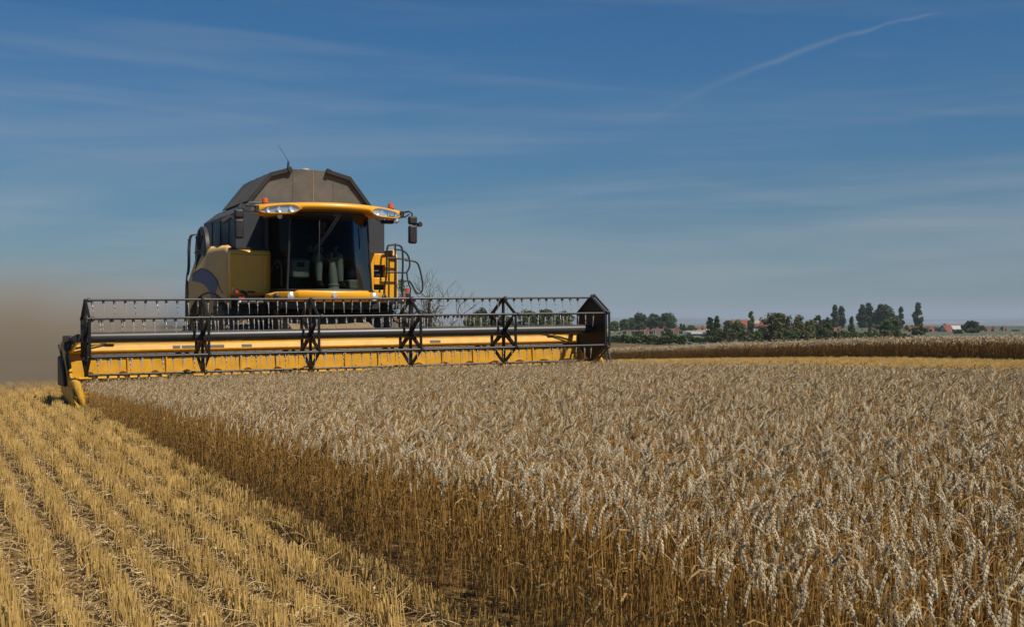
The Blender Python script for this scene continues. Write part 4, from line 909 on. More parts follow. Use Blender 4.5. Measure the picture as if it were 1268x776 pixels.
    tmesh = tm.mesh('tine', [M['black'], M['tine']]); tmesh.polygons.foreach_set('use_smooth', [True]*len(tmesh.polygons))
    ntine = 54; rnd = random.Random(3)
    order = [0, 1, 5, 2, 4, 3]     # top, front upper, rear upper, front lower, rear lower, bottom
    rest = MB()
    count = 0
    for bi, k in enumerate(order):
        # hexpt index: 0 top, 1 at 150 deg = front (v negative)
        p = hexpt[k]
        b = MB(); b.tube([(U0 - .03, p[0], p[1]), (U1 + .03, p[0], p[1])], .0185, 12)
        for u in us: b.lathe([(.036, -.02), (.036, .02)], 'x', (u + .05, p[0], p[1]), 10)
        bat = b.build('reel_bat', M['reel'], h)
        for t in range(ntine):
            u = U0 + .10 + (U1 - U0 - .2)*(t + .5*(k % 2)*.6)/ntine + rnd.uniform(-.012, .012)
            if min(abs(u - x) for x in us) < .03: u += .05
            ang = rnd.gauss(0, .05)
            if (k in (0, 1) and t % 2 == 0 or k == 2 and t % 3 == 0 or k == 5 and t % 3 == 1) and count < 100:
                o = bpy.data.objects.new('tine', tmesh); COL.objects.link(o); o.parent = bat; o.location = (u, p[0], p[1]); o.rotation_euler = (.12 + ang, ang*.6, 0); count += 1
            else:
                mtx = Matrix.Translation((u, p[0], p[1])) @ Euler((.12 + ang, ang*.6, 0)).to_matrix().to_4x4()
                n0 = len(rest.v); rest.v += [tuple(mtx @ v.co) for v in tmesh.vertices]
                for pl in tmesh.polygons: rest.f.append(tuple(n0 + i for i in pl.vertices)); rest.mi.append(pl.material_index)
    o = rest.build('tine', [M['black'], M['tine']], h); o['kind'] = 'stuff'
    # a straw hanging from the reel
    return h
build_header()
# ------------------------------------------------------------------ trees, hedges, village
def leafmat(name, a, b):
    return plant_mat(name, a, b, .6, transl=.25, spec=.25)
M['leaf_dark'] = leafmat('dark_leaves', (.038, .058, .018), (.10, .142, .040))
M['leaf_mid'] = leafmat('mid_leaves', (.055, .084, .024), (.145, .19, .05))
M['leaf_light'] = leafmat('light_leaves', (.05, .08, .02), (.12, .155, .05))
M['leaf_olive'] = leafmat('olive_leaves', (.068, .070, .024), (.17, .16, .056))
M['bark'] = mat('bark', (.10, .075, .05), .9, var=.3, vscale=5, bump=.3)
M['bark_grey'] = mat('grey_dead_bark', (.16, .14, .115), .9, var=.3, vscale=9)

def crown_mesh(nm, rnd, w, h, shape, mt, n, leaf, dp=None):
    nr = np.random.default_rng(rnd.randrange(1 << 30)); dp = dp or w
    nc = max(14, int(n/42)); C = []
    while len(C) < nc:
        t = rnd.random(); a = rnd.uniform(0, 6.283)
        if shape == 'cone': rad = (1 - t)**.85*.9 + .05
        elif shape == 'column': rad = min(1, t*5)**.6*(1 - max(0, t - .45)/.55)**.65*(.85 + .2*math.sin(t*13 + nc))
        elif shape == 'bush': rad = math.sqrt(max(0, 1 - (max(0, t - .25)/.75)**2))*(.8 + .3*math.sin(a*3 + nc))
        else: rad = math.sqrt(max(0.02, 1 - ((t - .45)/.55)**2))*(.82 + .26*math.sin(a*2 + nc)*math.cos(t*7))
        rr = rad*rnd.uniform(.25, 1)**.6
        C.append((math.cos(a)*rr*w/2, math.sin(a)*rr*dp/2, t*h, (.55 if shape in ('cone', 'column') else .8)*rnd.uniform(.55, 1.25)))
    C = np.array(C); per = n//nc + 1; cs = min(w, h)*.27 if shape != 'column' else w*.36
    base = np.repeat(C, per, 0); N_ = len(base); d = nr.normal(size=(N_, 3)); d /= np.linalg.norm(d, axis=1)[:, None]
    r = nr.random(N_)**.45; P = base[:, :3] + d*(r*cs*base[:, 3])[:, None]*np.array([1, 1, .8]); P[:, 2] = np.maximum(P[:, 2], .02)
    nrm = d + nr.normal(0, .7, (N_, 3)); nrm /= np.linalg.norm(nrm, axis=1)[:, None]
    t1 = np.cross(nrm, nr.normal(size=(N_, 3))); t1 /= np.linalg.norm(t1, axis=1)[:, None]; t2 = np.cross(nrm, t1)
    s = (leaf*nr.uniform(.55, 1.3, N_))[:, None]
    V = np.stack([P - t1*s*.9, P - t2*s*.5 + nrm*s*.15, P + t1*s*.9, P + t2*s*.5], 1).reshape(-1, 3)
    me = bpy.data.meshes.new(nm); me.from_pydata(V.tolist(), [], [(4*i, 4*i+1, 4*i+2, 4*i+3) for i in range(N_)]); me.materials.append(mt); return me, C
def tree(name, label, group, X, Y, w, h, shape, mt, seed, n=1500, leaf=None, trunk=None, base=None, dp=None):
    rnd = random.Random(seed); z0 = gz(X, Y)
    trunk = trunk if trunk is not None else h*.16
    r = empty(name, (X, Y, z0), 0, label, 'tree' if name.endswith('tree') else ('bush' if 'bush' in name else 'hedge'), group)
    leaf = leaf or max(.10, w*.055)
    me, C = crown_mesh('crown', rnd, w, h - trunk, shape, M[mt], n, leaf, dp)
    c = bpy.data.objects.new('crown', me); COL.objects.link(c); c.parent = r; c.location = (0, 0, trunk)
    b = MB(); rt = max(.05, w*.035); b.tube([(0, 0, -.3), (0, 0, trunk), (rnd.uniform(-.1, .1)*w, 0, h*.5), (rnd.uniform(-.1, .1)*w, 0, h*.85)], [rt*1.3, rt, rt*.7, rt*.2], 8)
    for k in range(7):
        q = C[rnd.randrange(len(C))]; zz = trunk + rnd.uniform(0, .4)*h*.6
        if q[2] + trunk > zz: b.tube([(0, 0, zz), (q[0]*.5, q[1]*.5, zz*.5 + (q[2] + trunk)*.5), (q[0], q[1], q[2] + trunk)], [rt*.5, rt*.3, rt*.1], 5)
    b.build('trunk', M['bark'], r); return r
def at(px, Y): return (px - CX)/FPX*Y
def zt(py, Y): return CAM_H - (py - HY)*Y/FPX
# px0, px1, py_top, distance, shape, leaf, name, label
TL = [
 (754, 769, 399, 470, 'round', 'leaf_mid', 'broadleaf_tree', 'low green tree furthest left behind the bungalow, half behind the reel end'),
 (767, 779, 396.5, 475, 'round', 'leaf_mid', 'broadleaf_tree', 'small narrow green tree behind the left end of the bungalow roof'),
 (775, 788, 395.5, 480, 'round', 'leaf_dark', 'broadleaf_tree', 'dark round tree at the left foot of the tall tree clump'),
 (782, 803, 389.2, 485, 'round', 'leaf_dark', 'broadleaf_tree', 'tall dark broad tree rising over the brown bungalow roof'),
 (800, 819, 390.2, 490, 'round', 'leaf_dark', 'broadleaf_tree', 'dark tree in the middle of the clump behind the bungalow'),
 (815, 838, 389.5, 480, 'round', 'leaf_light', 'broadleaf_tree', 'lighter green tree at the right end of the clump behind the chimney'),
 (841, 845.5, 401.2, 500, 'cone', 'leaf_dark', 'conifer_tree', 'tiny dark conifer just right of the bungalow, left of a pair'),
 (845, 849, 402.2, 500, 'cone', 'leaf_dark', 'conifer_tree', 'tiny dark conifer just right of the bungalow, right of a pair'),
 (849, 863, 403.4, 560, 'round', 'leaf_mid', 'broadleaf_tree', 'low green tree left of the small red roofs'),
 (874, 884, 394, 300, 'round', 'leaf_dark', 'broadleaf_tree', 'dark spiky tree beside the flat garage, lower left one of two'),
 (881, 894, 392, 305, 'cone', 'leaf_dark', 'broadleaf_tree', 'dark spiky tree beside the flat garage, taller right one of two'),
 (895, 907, 398, 320, 'round', 'leaf_dark', 'broadleaf_tree', 'small dark tree left of the large red roof'),
 (904, 922, 398.5, 290, 'round', 'leaf_mid', 'broadleaf_tree', 'rounded green tree hiding the left foot of the large red roof'),
 (924, 937, 385, 300, 'cone', 'leaf_mid', 'conifer_tree', 'pointed green conifer in front of the large red roof'),
 (936, 986, 390, 235, 'round', 'leaf_olive', 'broadleaf_tree', 'broad dense olive green tree, the widest crown of the tree belt'),
 (982, 996, 391.5, 245, 'round', 'leaf_olive', 'broadleaf_tree', 'ragged thin tree at the right shoulder of the broad olive tree'),
 (996, 1010, 397, 260, 'round', 'leaf_mid', 'broadleaf_tree', 'low green tree between the ragged tree and the poplars'),
 (1008, 1019, 392, 270, 'round', 'leaf_olive', 'broadleaf_tree', 'upright olive tree with a flat ragged top left of the poplars'),
 (1016, 1032, 393.5, 280, 'round', 'leaf_dark', 'broadleaf_tree', 'dark pyramidal tree at the left foot of the poplar pair'),
 (1029, 1039, 378, 560, 'column', 'leaf_dark', 'poplar_tree', 'dark slim poplar, left one of the close pair over the tree belt'),
 (1036.5, 1047, 379.5, 565, 'column', 'leaf_dark', 'poplar_tree', 'dark poplar, slightly lower right one of the close pair'),
 (1049, 1060, 392, 300, 'cone', 'leaf_dark', 'conifer_tree', 'dark conifer between the poplar pair and the poplar group'),
 (1061, 1074, 378.5, 560, 'column', 'leaf_dark', 'poplar_tree', 'dark broad poplar at the left of the group of three'),
 (1069, 1083, 376.8, 570, 'column', 'leaf_dark', 'poplar_tree', 'tallest dark poplar in the middle of the group of three'),
 (1081, 1108, 379, 560, 'round', 'leaf_dark', 'broadleaf_tree', 'large oval dark tree at the right of the poplar group'),
 (1112, 1119.5, 379.8, 575, 'column', 'leaf_dark', 'poplar_tree', 'very slim dark poplar right of the large oval tree'),
 (1131, 1143, 376, 570, 'column', 'leaf_dark', 'poplar_tree', 'lone tall slim dark poplar over a red roof'),
 (1085, 1121, 395.5, 330, 'round', 'leaf_dark', 'broadleaf_tree', 'dark bushy tree under the oval tree, left of the red roof'),
 (1126, 1150, 404.5, 340, 'round', 'leaf_mid', 'broadleaf_tree', 'green round tree in front of the red roof under the lone poplar'),
 (1149, 1163, 405.5, 520, 'round', 'leaf_mid', 'broadleaf_tree', 'small green tree between two red roofed houses'),
 (1190, 1218, 399, 400, 'round', 'leaf_dark', 'broadleaf_tree', 'round dark tree right of the house with the pale roof patch'),
 (1180, 1194, 409, 390, 'round', 'leaf_mid', 'broadleaf_tree', 'low shrubby tree below the pale roof patch'),
 (1238, 1246, 404.7, 520, 'cone', 'leaf_dark', 'conifer_tree', 'small dark conifer standing alone near the right edge'),
 (1252, 1264, 409, 520, 'round', 'leaf_dark', 'broadleaf_tree', 'low dark tree at the far right edge'),
]
for i, (a, b_, py, Y, sh, mt_, nm, lab) in enumerate(TL):
    X = at((a + b_)/2, Y); w = (b_ - a)/FPX*Y*1.02; h = zt(py, Y) - gz(X, Y)
    big = w*h/Y
    tree(nm, lab, 'trees between the wheat and the village', X, Y, w, h, sh, mt_, 900 + i, n=int(np.clip(1800 + w*h*40, 2200, 7000)), leaf=max(.16, Y*.00075 + w*.018), trunk=h*(.06 if Y < 350 else .12))
BL = [(880, 902, 408, 232, 'leaf_mid', 'green bush at the foot of the spiky trees by the garage'), (948, 974, 411, 219, 'leaf_olive', 'low olive bush before the middle of the broad olive tree'), (1018, 1046, 411, 228, 'leaf_olive', 'low olive bush between the olive trees and the poplar pair'), (1066, 1092, 408, 246, 'leaf_mid', 'rounded green bush under the poplar group'), (1092, 1118, 408, 252, 'leaf_mid', 'rounded green bush under the large oval tree'), (972, 1000, 404, 242, 'leaf_olive', 'tall olive bush hard against the right of the broad olive tree'),
      (888, 914, 407, 225, 'leaf_olive', 'brownish olive bush at the left end of the tree belt'), (908, 936, 409, 228, 'leaf_olive', 'olive bush below the pointed conifer'), (986, 1012, 406, 235, 'leaf_olive', 'olive bush right of the broad olive tree'),
      (1008, 1034, 407, 238, 'leaf_mid', 'green bush left of the poplar pair, at the foot of the trees'), (1030, 1058, 410, 240, 'leaf_light', 'bright green bush below the poplar pair'), (1054, 1090, 411, 245, 'leaf_mid', 'green bush below the poplar group'),
      (1078, 1112, 410, 250, 'leaf_olive', 'olive bush below the large oval tree'), (1100, 1132, 412.5, 255, 'leaf_mid', 'low green bush at the right end of the tree belt'), (960, 992, 409, 226, 'leaf_mid', 'green bush at the foot of the broad olive tree'), (926, 950, 411, 222, 'leaf_mid', 'low green bush left below the broad olive tree'), (1040, 1070, 413, 232, 'leaf_olive', 'low olive bush in front of the bright green bush'),
      (783, 798, 410, 285, 'leaf_light', 'small pale green bush in front of the bungalow left wing'), (818, 832, 407, 290, 'leaf_light', 'pale green upright bush below the bungalow chimney'),
      (850, 858, 415, 260, 'leaf_olive', 'thin brownish bush at the end of the clipped hedge')]
for i, (a, b_, py, Y, mt_, lab) in enumerate(BL):
    X = at((a + b_)/2, Y); w = (b_ - a)/FPX*Y*1.08; h = zt(py, Y) - gz(X, Y)
    tree('bush', lab, 'bushes in front of the village', X, Y, w, h, 'bush', mt_, 1300 + i, n=int(np.clip(900 + w*h*40, 1200, 3600)), leaf=.24, trunk=.1)
for i, (a, b_, py, Y, mt_, lab) in enumerate([(740, 849, 416.2, 215, 'leaf_light', 'long green hedge strip below the brown bungalow'), (853, 893, 418.0, 222, 'leaf_mid', 'short dark green hedge below the flat garage')]):
    X = at((a + b_)/2, Y); w = (b_ - a)/FPX*Y; h = zt(py, Y) - gz(X, Y); rnd = random.Random(77 + i); nr = np.random.default_rng(77 + i)
    n = 5200 if i == 0 else 2200; Pn = np.stack([nr.uniform(-w/2, w/2, n), nr.uniform(-.9, .9, n), h*(1 - nr.random(n)**1.6*.95)], -1); Pn[:, 2] += .16*np.sin(Pn[:, 0]*1.4) + .1*np.sin(Pn[:, 0]*3.7)
    d = nr.normal(size=(n, 3)); d /= np.linalg.norm(d, axis=1)[:, None]; t1 = np.cross(d, nr.normal(size=(n, 3))); t1 /= np.linalg.norm(t1, axis=1)[:, None]; t2 = np.cross(d, t1); s = nr.uniform(.14, .32, n)[:, None]
    V = np.stack([Pn - t1*s, Pn - t2*s*.6, Pn + t1*s, Pn + t2*s*.6], 1).reshape(-1, 3)
    me = bpy.data.meshes.new('hedge'); me.from_pydata(V.tolist(), [], [(4*k, 4*k+1, 4*k+2, 4*k+3) for k in range(n)]); me.materials.append(M[mt_])
    o = bpy.data.objects.new('hedge', me); COL.objects.link(o); o.location = (X, Y, gz(X, Y)); tag(o, lab, 'hedge', 'hedges in front of the village')
# trees seen through and behind the reel
for i, (a, b_, py, Y, sh, mt_, lab) in enumerate([(585, 607, 384.5, 300, 'round', 'leaf_dark', 'rounded dark tree seen through the reel left of the fourth spider'), (574, 596, 392, 290, 'round', 'leaf_mid', 'low green tree seen through the reel beside the bare shrub'),
      (640, 668, 386.5, 310, 'round', 'leaf_mid', 'green tree seen through the reel just right of the fourth spider'), (664, 690, 386, 310, 'round', 'leaf_light', 'bright green tree seen through the reel between spider and end plate'), (686, 712, 389, 315, 'round', 'leaf_mid', 'green tree seen through the reel left of the black end plate'), (606, 642, 393, 300, 'round', 'leaf_dark', 'dark low tree seen through the fourth reel spider')]):
    X = at((a + b_)/2, Y); w = (b_ - a)/FPX*Y*1.1; h = zt(py, Y) - gz(X, Y)
    tree('broadleaf_tree', lab, 'trees behind the reel', X, Y, w, h, sh, mt_, 1500 + i, n=3200, leaf=.36, trunk=h*.1)

# half bare shrub behind the header
def bare_tree():
    Y = 46; X = at(532, Y); z0 = gz(X, Y); rnd = random.Random(11)
    r = empty('bare_tree', (X, Y, z0), 0, 'half dead shrubby tree with bare grey twigs behind the header', 'tree')
    b = MB(); tips = []; H = zt(346, Y) - z0
    def grow(p, d, ln, rad, lev):
        n = 4; pts = [p]; q = p.copy(); dd = d.copy()
        for i in range(n):
            dd = (dd + Vector((rnd.gauss(0, .16), rnd.gauss(0, .16), rnd.gauss(.03, .10)))).normalized(); q = q + dd*ln/n; pts.append(q.copy())
        b.tube(pts, rad, 5 if lev else 8, r1=rad*.55); tips.append((q.copy(), lev, [x.copy() for x in pts]))
        if lev >= 4: return
        for k in range(rnd.choice([2, 3, 3])):
            t = rnd.choice(pts[2:]); a = rnd.uniform(0, 6.28); nd = (dd*.75 + Vector((math.cos(a), math.sin(a), .25))*rnd.uniform(.5, .85)).normalized(); grow(t, nd, ln*rnd.uniform(.5, .78), rad*.52, lev+1)
    for sx, ln, lx in ((-.15, .40, -.12), (.0, .52, .05), (.28, .50, .25), (.55, .42, .55)): grow(Vector((sx, rnd.uniform(-.2, .2), -.1)), Vector((lx, rnd.uniform(-.2, .2), 1)).normalized(), H*ln*1.12, .06, 0)
    b.build('branch', M['bark_grey'], r)
    nr = np.random.default_rng(5); pts = []
    for q, lev, pl in tips:
        if q.z < H*.62 and q.x < .12:
            for _ in range(70): pts.append([q.x + rnd.gauss(0, .12), q.y + rnd.gauss(0, .12), max(.05, q.z + rnd.gauss(0, .12))])
    for _ in range(2600): pts.append([rnd.gauss(-.15, .26), rnd.gauss(0, .25), abs(rnd.gauss(.9, .75))])
    Pn = np.array(pts); n = len(Pn); d = nr.normal(size=(n, 3)); d /= np.linalg.norm(d, axis=1)[:, None]; t1 = np.cross(d, nr.normal(size=(n, 3))); t1 /= np.linalg.norm(t1, axis=1)[:, None]; t2 = np.cross(d, t1); s = nr.uniform(.02, .05, n)[:, None]
    V = np.stack([Pn - t1*s, Pn - t2*s*.5, Pn + t1*s, Pn + t2*s*.5], 1).reshape(-1, 3); me = bpy.data.meshes.new('foliage'); me.from_pydata(V.tolist(), [], [(4*k, 4*k+1, 4*k+2, 4*k+3) for k in range(n)]); me.materials.append(M['leaf_olive'])
    o = bpy.data.objects.new('foliage', me); COL.objects.link(o); o.parent = r
bare_tree()
X = at(497, 62); tree('bush', 'green bush seen between the hand rails at the right of the cab', None, X, 62, 1.1, zt(343, 62) - gz(X, 62), 'column', 'leaf_mid', 1700, n=1600, leaf=.06)

# houses: (px centre, distance, ridge length, depth, eave height, roof height, yaw)
M['roof_red'] = mat('red_roof_tiles', (.20, .052, .03), .8, var=.25, vscale=1.2, bump=.3, bscale=8)
M['roof_brown'] = mat('brown_roof_tiles', (.105, .062, .05), .8, var=.2, vscale=1.5, bump=.3, bscale=8)
M['wall_white'] = mat('white_render', (.66, .64, .60), .9, var=.05)
M['wall_cream'] = mat('cream_render', (.50, .42, .31), .9, var=.06)
M['brick'] = mat('red_brick', (.26, .10, .07), .9, var=.2)
M['garage'] = mat('grey_cladding', (.26, .29, .30), .8, var=.1)
M['teal'] = mat('teal_sheet', (.08, .13, .13), .6)
M['pvpanel'] = mat('painted_panel_glare', (.46, .47, .48), .4, var=.15, vscale=.7)  # sun glare on the solar panels, put into their pale base colour
M['carblue'] = mat('blue_car_paint', (.05, .14, .30), .3, coat=.6)
M['cargrey'] = mat('grey_car_paint', (.16, .19, .22), .3, coat=.6)
def house(name, label, px, Y, L_, D, eave_py, ridge_py, yaw, roof, wall, chimneys=(), hip=0, dormer=False, panel=False, nwin=4, over=.4):
    X = at(px, Y); z0 = gz(X, Y); ez = zt(eave_py, Y) - z0; rz = zt(ridge_py, Y) - z0
    h = empty(name, (X, Y, z0), yaw, label, 'house')
    b = MB(); b.prism([(-L_/2, -D/2, -.5), (-L_/2, D/2, -.5), (-L_/2, D/2, ez), (-L_/2, 0, rz - .12 if not hip else ez), (-L_/2, -D/2, ez)] if not hip else [(-L_/2, -D/2, -.5), (-L_/2, D/2, -.5), (-L_/2, D/2, ez), (-L_/2, -D/2, ez)], (L_, 0, 0)); b.build('wall', M[wall], h, smooth=0)
    b = MB(); e = over; x0, x1 = -L_/2 - e, L_/2 + e; y0, y1 = -D/2 - e, D/2 + e; k = (rz - ez)/(D/2); zl = ez - k*e
    t = .16
    for sg in (-1, 1):
        yy = y0 if sg < 0 else y1
        b.hexa([(x0, yy, zl), (x1, yy, zl), (x1 - hip, 0, rz), (x0 + hip, 0, rz), (x0, yy, zl + t), (x1, yy, zl + t), (x1 - hip, 0, rz + t), (x0 + hip, 0, rz + t)])
    if hip:
        for sx in (-1, 1):
            xa = x0 if sx < 0 else x1; xb = x0 + hip if sx < 0 else x1 - hip
            b.add([(xa, y0, zl + t), (xa, y1, zl + t), (xb, 0, rz + t), (xa, y0, zl), (xa, y1, zl), (xb, 0, rz)], [(0, 1, 2), (3, 5, 4), (0, 3, 4, 1)])
    rf = b.build('roof', M[roof], h, smooth=0)
    for cx_, cw, ch in chimneys:
        b = MB(); b.box((cx_ - cw/2, -.35, rz - .6), (cx_ + cw/2, .35, rz + ch)); b.box((cx_ - cw/2 - .06, -.41, rz + ch), (cx_ + cw/2 + .06, .41, rz + ch + .1)); b.build('chimney', M['brick'], rf, smooth=0)
    for i in range(nwin):
        xw = -L_/2 + L_*(i + .5)/nwin; b = MB(); b.box((xw - .75, -D/2 - .05, max(.8, ez - 1.9)), (xw + .75, -D/2 + .02, ez - .6)); w = b.build('window', M['wall_white'], h, smooth=0)
        b = MB(); b.box((xw - .65, -D/2 - .055, max(.9, ez - 1.8)), (xw + .65, -D/2 - .052, ez - .7)); b.build('pane', M['window'], w, smooth=0)
    if dormer:
        b = MB(); xd = dormer; yb = -D/2*.45; zd = ez + (rz - ez)*.35; zp = rz + .3
        b.prism([(xd - 1.3, yb - .9, zd), (xd + 1.3, yb - .9, zd), (xd + 1.3, yb - .9, zp - 1.1), (xd, yb - .9, zp), (xd - 1.3, yb - .9, zp - 1.1)], (0, 2.2, 0)); dm = b.build('dormer', M['wall_white'], rf, smooth=0)
    if panel:
        b = MB(); y_a, y_b = -D/2*.55, -D/2*.12; f = lambda y: rz + (rz - ez)*(y/(D/2)) + t + .05
        b.hexa([(-L_*.22, y_a, f(y_a) - .02), (L_*.40, y_a, f(y_a) - .02), (L_*.40, y_b, f(y_b) - .02), (-L_*.22, y_b, f(y_b) - .02), (-L_*.22, y_a, f(y_a) + .06), (L_*.40, y_a, f(y_a) + .06), (L_*.40, y_b, f(y_b) + .06), (-L_*.22, y_b, f(y_b) + .06)]); b.build('solar_panel', M['pvpanel'], rf, smooth=0)
    # door
    b = MB(); b.box((L_*.28 - .5, -D/2 - .045, 0), (L_*.28 + .5, -D/2 + .02, 2.05)); b.build('door', M['brick'], h, smooth=0)
    return h
house('bungalow', 'long low house wing with plain brown roof, left of the chimney', 787, 370, 10.6, 9, 415.6, 409.2, .04, 'roof_brown', 'wall_white', nwin=4, hip=1.6)
house('bungalow', 'brown roofed house wing with a brick chimney on its ridge', 824, 385, 11.4, 10, 414, 407, -.03, 'roof_brown', 'wall_white', ((-.4, .95, .75),), hip=2.0)
house('house', 'house with the small red roof left of the white dish', 851, 640, 5.5, 6, 412, 408, .1, 'roof_red', 'wall_cream', nwin=2)
house('house', 'house with the stepped red roof just left of the dark spiky trees', 866, 600, 5.6, 7, 411, 405.3, -.15, 'roof_red', 'wall_cream', ((1.6, .6, .5),), nwin=2)
house('house', 'house with the large red roof left of the pointed conifer', 918, 520, 8.6, 9, 405, 396.2, .25, 'roof_red', 'wall_cream', nwin=3)
house('house', 'red roofed house with a white dormer right of the pointed conifer', 942, 515, 6.6, 8, 403, 395.8, -.05, 'roof_red', 'wall_white', ((-.2, .6, .6),), dormer=-1.9, nwin=3)
house('house', 'tiny red roof showing through the ragged tree', 996, 560, 4, 6, 409, 403.2, .3, 'roof_red', 'wall_cream', nwin=2)
house('house', 'small red roof at the foot of the poplar pair', 1036, 540, 2.6, 5, 411, 405.6, 0, 'roof_red', 'brick', ((.4, .4, .4),), nwin=1)
house('house', 'low red roof half hidden between the poplar group and the bushy tree', 1086, 560, 5.6, 6, 408.5, 404.6, .1, 'roof_red', 'wall_cream', nwin=2)
house('house', 'wide red roofed house below the lone tall poplar', 1138, 480, 10.4, 9, 414.5, 404.2, -.25, 'roof_red', 'wall_cream', ((-2.6, .7, .5),), nwin=4)
house('house', 'steep red roofed house with solar panels coloured pale as sun glare', 1183, 470, 9.8, 9.5, 412.5, 402.6, .12, 'roof_red', 'wall_white', ((-4.2, .8, .5),), panel=True, nwin=3)
house('house', 'small red roof right of the round dark tree', 1224, 500, 5.2, 7, 413, 407.3, -.3, 'roof_red', 'wall_cream', nwin=2)
house('house', 'last tiny red roof right of the round dark tree', 1236, 520, 2.6, 6, 414, 411, .2, 'roof_red', 'wall_cream', nwin=1)
# flat garage, teal lean-to, low white shed
def garage():
    Y = 300; X = at(868.5, Y); z0 = gz(X, Y); w = 24/FPX*Y; zt_ = zt(411.0, Y) - z0
    g = empty('flat_garage', (X, Y, z0), .05, 'grey flat roofed garage with a white fascia beside the spiky trees', 'garage')
    b = MB(); b.box((-w/2, 0, -.4), (w/2, 5, zt_ - .45)); b.build('wall', M['garage'], g); b = MB(); b.box((-w/2 - .25, -.25, zt_ - .45), (w/2 + .25, 5.2, zt_)); b.build('fascia', M['wall_white'], g)
    b = MB(); b.box((w*.12, -.04, 0), (w*.45, .02, zt_ - .9)); b.build('garage_door', M['roof_brown'], g)
    Y = 310; X = at(849, Y); z0 = gz(X, Y); g = empty('lean_to', (X, Y, z0), 0, 'dull teal lean-to with sloping roof left of the flat garage', 'shed'); h1 = zt(411.5, Y) - z0; h0 = zt(416, Y) - z0
    b = MB(); b.prism([(-1.7, 0, -.4), (1.8, 0, -.4), (1.8, 0, h1 - .1), (-1.7, 0, h0 - .1)], (0, 4, 0)); b.build('wall', M['garage'], g); b = MB(); b.prism([(-1.9, -.2, h0 - .08), (1.95, -.2, h1 - .08), (1.95, -.2, h1 + .04), (-1.9, -.2, h0 + .04)], (0, 4.4, 0)); b.build('roof', M['teal'], g)
    Y = 330; X = at(763, Y); z0 = gz(X, Y); w = 20/FPX*Y; g = empty('shed', (X, Y, z0), 0, 'low white flat shed left of the bungalow next to the reel end', 'shed'); h1 = zt(415.3, Y) - z0
    b = MB(); b.box((-w/2, 0, -.4), (w/2, 3, h1 - .35)); b.build('wall', M['wall_white'], g); b = MB(); b.prism([(-w/2 - .2, -.2, h1 - .55), (w/2 + .2, -.2, h1 - .3), (w/2 + .2, -.2, h1), (-w/2 - .2, -.2, h1 - .22)], (0, 3.4, 0)); b.build('roof', M['wall_white'], g)
    b = MB(); b.box((-.9, -.03, .2), (.9, .02, h1 - .8)); b.build('shed_door', M['garage'], g)
    Y = 560; X = at(851.5, Y); z0 = gz(X, Y); zc = zt(410, Y) - z0
    g = empty('satellite_dish', (X, Y, z0), 0, 'white round dish on a pole between red roofs and garage', 'dish'); b = MB(); b.tube([(0, .2, 0), (0, .2, zc)], .06, 8); b.build('pole', M['garage'], g)
    b = MB(); b.lathe([(.01, .15), (.4, .12), (.65, .05), (.72, 0), (.66, .03), (.4, .10), (.01, .13)], 'y', (0, 0, zc), 20); b.build('dish', M['wall_white'], g)
garage()
def car(px, Y, mt, label, py_top):
    X = at(px, Y); z0 = gz(X, Y) ; zc = z0
    c = empty('parked_car', (X, Y, zc), 1.35, label, 'car', 'cars parked beyond the far wheat')
    b = MB(); b.prism([(-2.1, -.85, .3), (2.1, -.85, .3), (2.12, -.85, .72), (1.2, -.85, .92), (-1.95, -.85, .95), (-2.12, -.85, .75)], (0, 1.7, 0)); bo = b.build('body', M[mt], c, bevel=.07)
    b = MB(); b.hexa([(-1.7, -.76, .93), (1.1, -.76, .91), (1.1, .76, .91), (-1.7, .76, .93), (-1.25, -.6, 1.36), (.35, -.6, 1.36), (.35, .6, 1.36), (-1.25, .6, 1.36)]); b.build('cabin_glass', M['window'], c, bevel=.05)
    b = MB(); b.box((-1.22, -.6, 1.365), (.33, .6, 1.42)); b.build('roof', M[mt], c, bevel=.03)
    for x in (-1.3, 1.3):
        for y in (-.87, .87):
            b = MB(); b.lathe([(.1, -.1), (.31, -.1), (.33, -.06), (.33, .06), (.31, .1), (.1, .1)], 'y', (x, y, .33), 18); wl = b.build('wheel', M['rubber'], c)
            b = MB(); b.lathe([(.02, -.108), (.2, -.105), (.2, .105), (.02, .108)], 'y', (x, y, .33), 14); b.build('rim', M['steel'], wl)
    for s in (-1, 1):
        b = MB(); b.box((2.06, s*.6 - .15, .62), (2.13, s*.6 + .15, .74)); b.build('headlight', M['chrome'], c)
car(872, 205, 'carblue', 'pale blue car roof showing above the far wheat', 422.8)
car(853, 208, 'cargrey', 'grey car half hidden behind the far wheat, left of the blue one', 423.0)

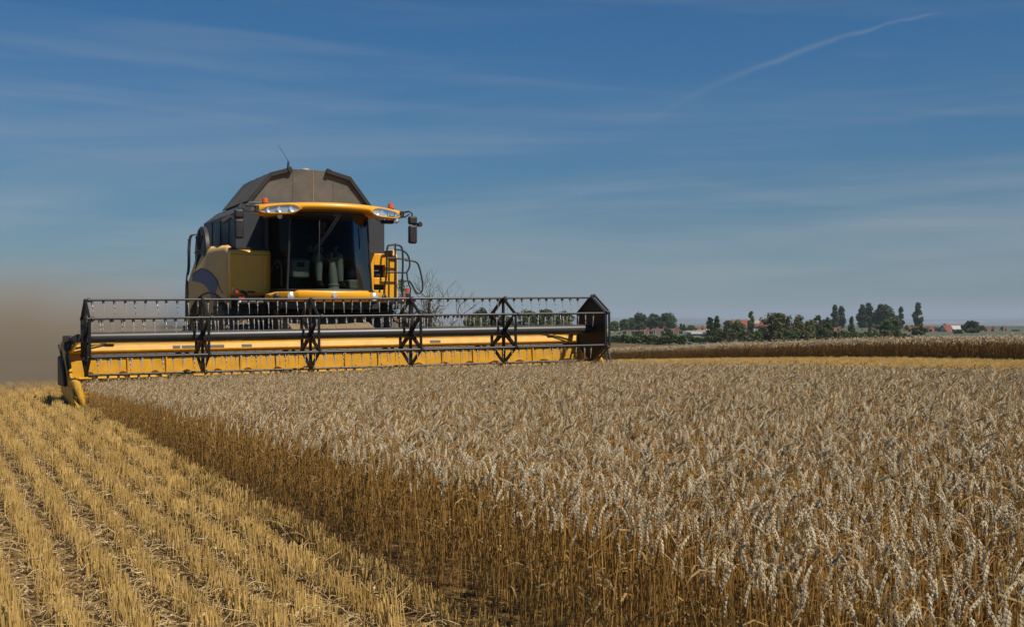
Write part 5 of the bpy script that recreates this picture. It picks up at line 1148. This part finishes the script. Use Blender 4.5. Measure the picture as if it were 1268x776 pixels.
# ------------------------------------------------------------------ dust raised by the machine
def dust():
    mb = MB(); mb.box((-26, 1.9, -1.2), (1.0, 24, 4.4)); m = bpy.data.materials.new('harvest_dust'); m.use_nodes = True; nt = m.node_tree; nt.nodes.clear(); N = nt.nodes.new; L = nt.links.new
    out = N('ShaderNodeOutputMaterial'); v = N('ShaderNodeVolumePrincipled'); v.inputs['Color'].default_value = (.76, .63, .46, 1); v.inputs['Anisotropy'].default_value = .1
    tc = N('ShaderNodeTexCoord'); sp = N('ShaderNodeSeparateXYZ'); L(tc.outputs['Object'], sp.inputs[0])
    def mp(src, a, b, c=0, d=1, sm=True):
        n = N('ShaderNodeMapRange'); n.interpolation_type = 'SMOOTHSTEP' if sm else 'LINEAR'; n.inputs[1].default_value = a; n.inputs[2].default_value = b; n.inputs[3].default_value = c; n.inputs[4].default_value = d; L(src, n.inputs[0]); return n.outputs[0]
    def mul(a, b):
        n = N('ShaderNodeMath'); n.operation = 'MULTIPLY'
        for i, x in enumerate((a, b)):
            if isinstance(x, (int, float)): n.inputs[i].default_value = x
            else: L(x, n.inputs[i])
        return n.outputs[0]
    n1 = N('ShaderNodeTexNoise'); n1.inputs['Scale'].default_value = .33; n1.inputs['Detail'].default_value = 4; n1.inputs['Distortion'].default_value = .5; L(tc.outputs['Object'], n1.inputs['Vector'])
    d = mul(mp(n1.outputs[0], .34, .66, .15, 1.5), mp(sp.outputs[2], 3.6, .2, 0, 1, False)); d = mul(d, mp(sp.outputs[2], 3.7, .6)); d = mul(d, mp(sp.outputs[2], 3.7, .6, .15, 1, False))
    d = mul(d, mp(sp.outputs[0], .6, -4.5)); d = mul(d, mp(sp.outputs[1], 2.0, 11.0)); d = mul(d, mp(sp.outputs[1], 23.5, 14.0)); d = mul(d, mp(sp.outputs[0], -25.5, -17.0))
    L(mul(d, .74), v.inputs['Density']); L(v.outputs[0], out.inputs['Volume'])
    o = mb.build('dust_cloud', m, smooth=0); o.location = (*w2(0, 0), 0); o.rotation_euler = (0, 0, YAW); o['kind'] = 'stuff'; tag(o, 'brown dust cloud drifting behind the harvester at the left', 'dust')
dust()

# ------------------------------------------------------------------ green weeds in the stubble
def weed(X, Y, h, lab, seed):
    rnd = random.Random(seed); r = empty('weed', (X, Y, gz(X, Y)), rnd.uniform(0, 6), lab, 'weed', 'green weeds in the stubble'); b = MB(); b.tube([(0, 0, 0), (.006, 0, h*.6), (0, .008, h)], .003, 6); b.build('stem', M['weed'], r); b = MB()
    for k in range(8):
        a = k*2.4; z = h*(.3 + .7*k/8); l = h*rnd.uniform(.35, .6); d = Vector((math.cos(a), math.sin(a), .5)); sd = Vector((-math.sin(a), math.cos(a), 0))*l*.28; p = Vector((0, 0, z))
        b.add([p, p + d*l*.45 + sd, p + d*l, p + d*l*.45 - sd], [(0, 1, 2, 3)])
    b.build('leaf', M['weed'], r)
def gp(px, py):
    Y = 10.0
    for _ in range(20): X = at(px, Y); Y = (CAM_H - gz(X, Y))*FPX/(py - HY)
    return at(px, Y), Y
for i, (px, py, h, lab) in enumerate([(237, 658, .13, 'bright green weed standing in the stubble gap, largest of the weeds'), (105, 620, .10, 'small dull green weed in the left stubble rows'), (238, 672, .06, 'tiny green seedling right below the largest weed'), (15, 482, .16, 'green weed tuft at the far left by the dust')]): weed(*gp(px, py), h, lab, i)
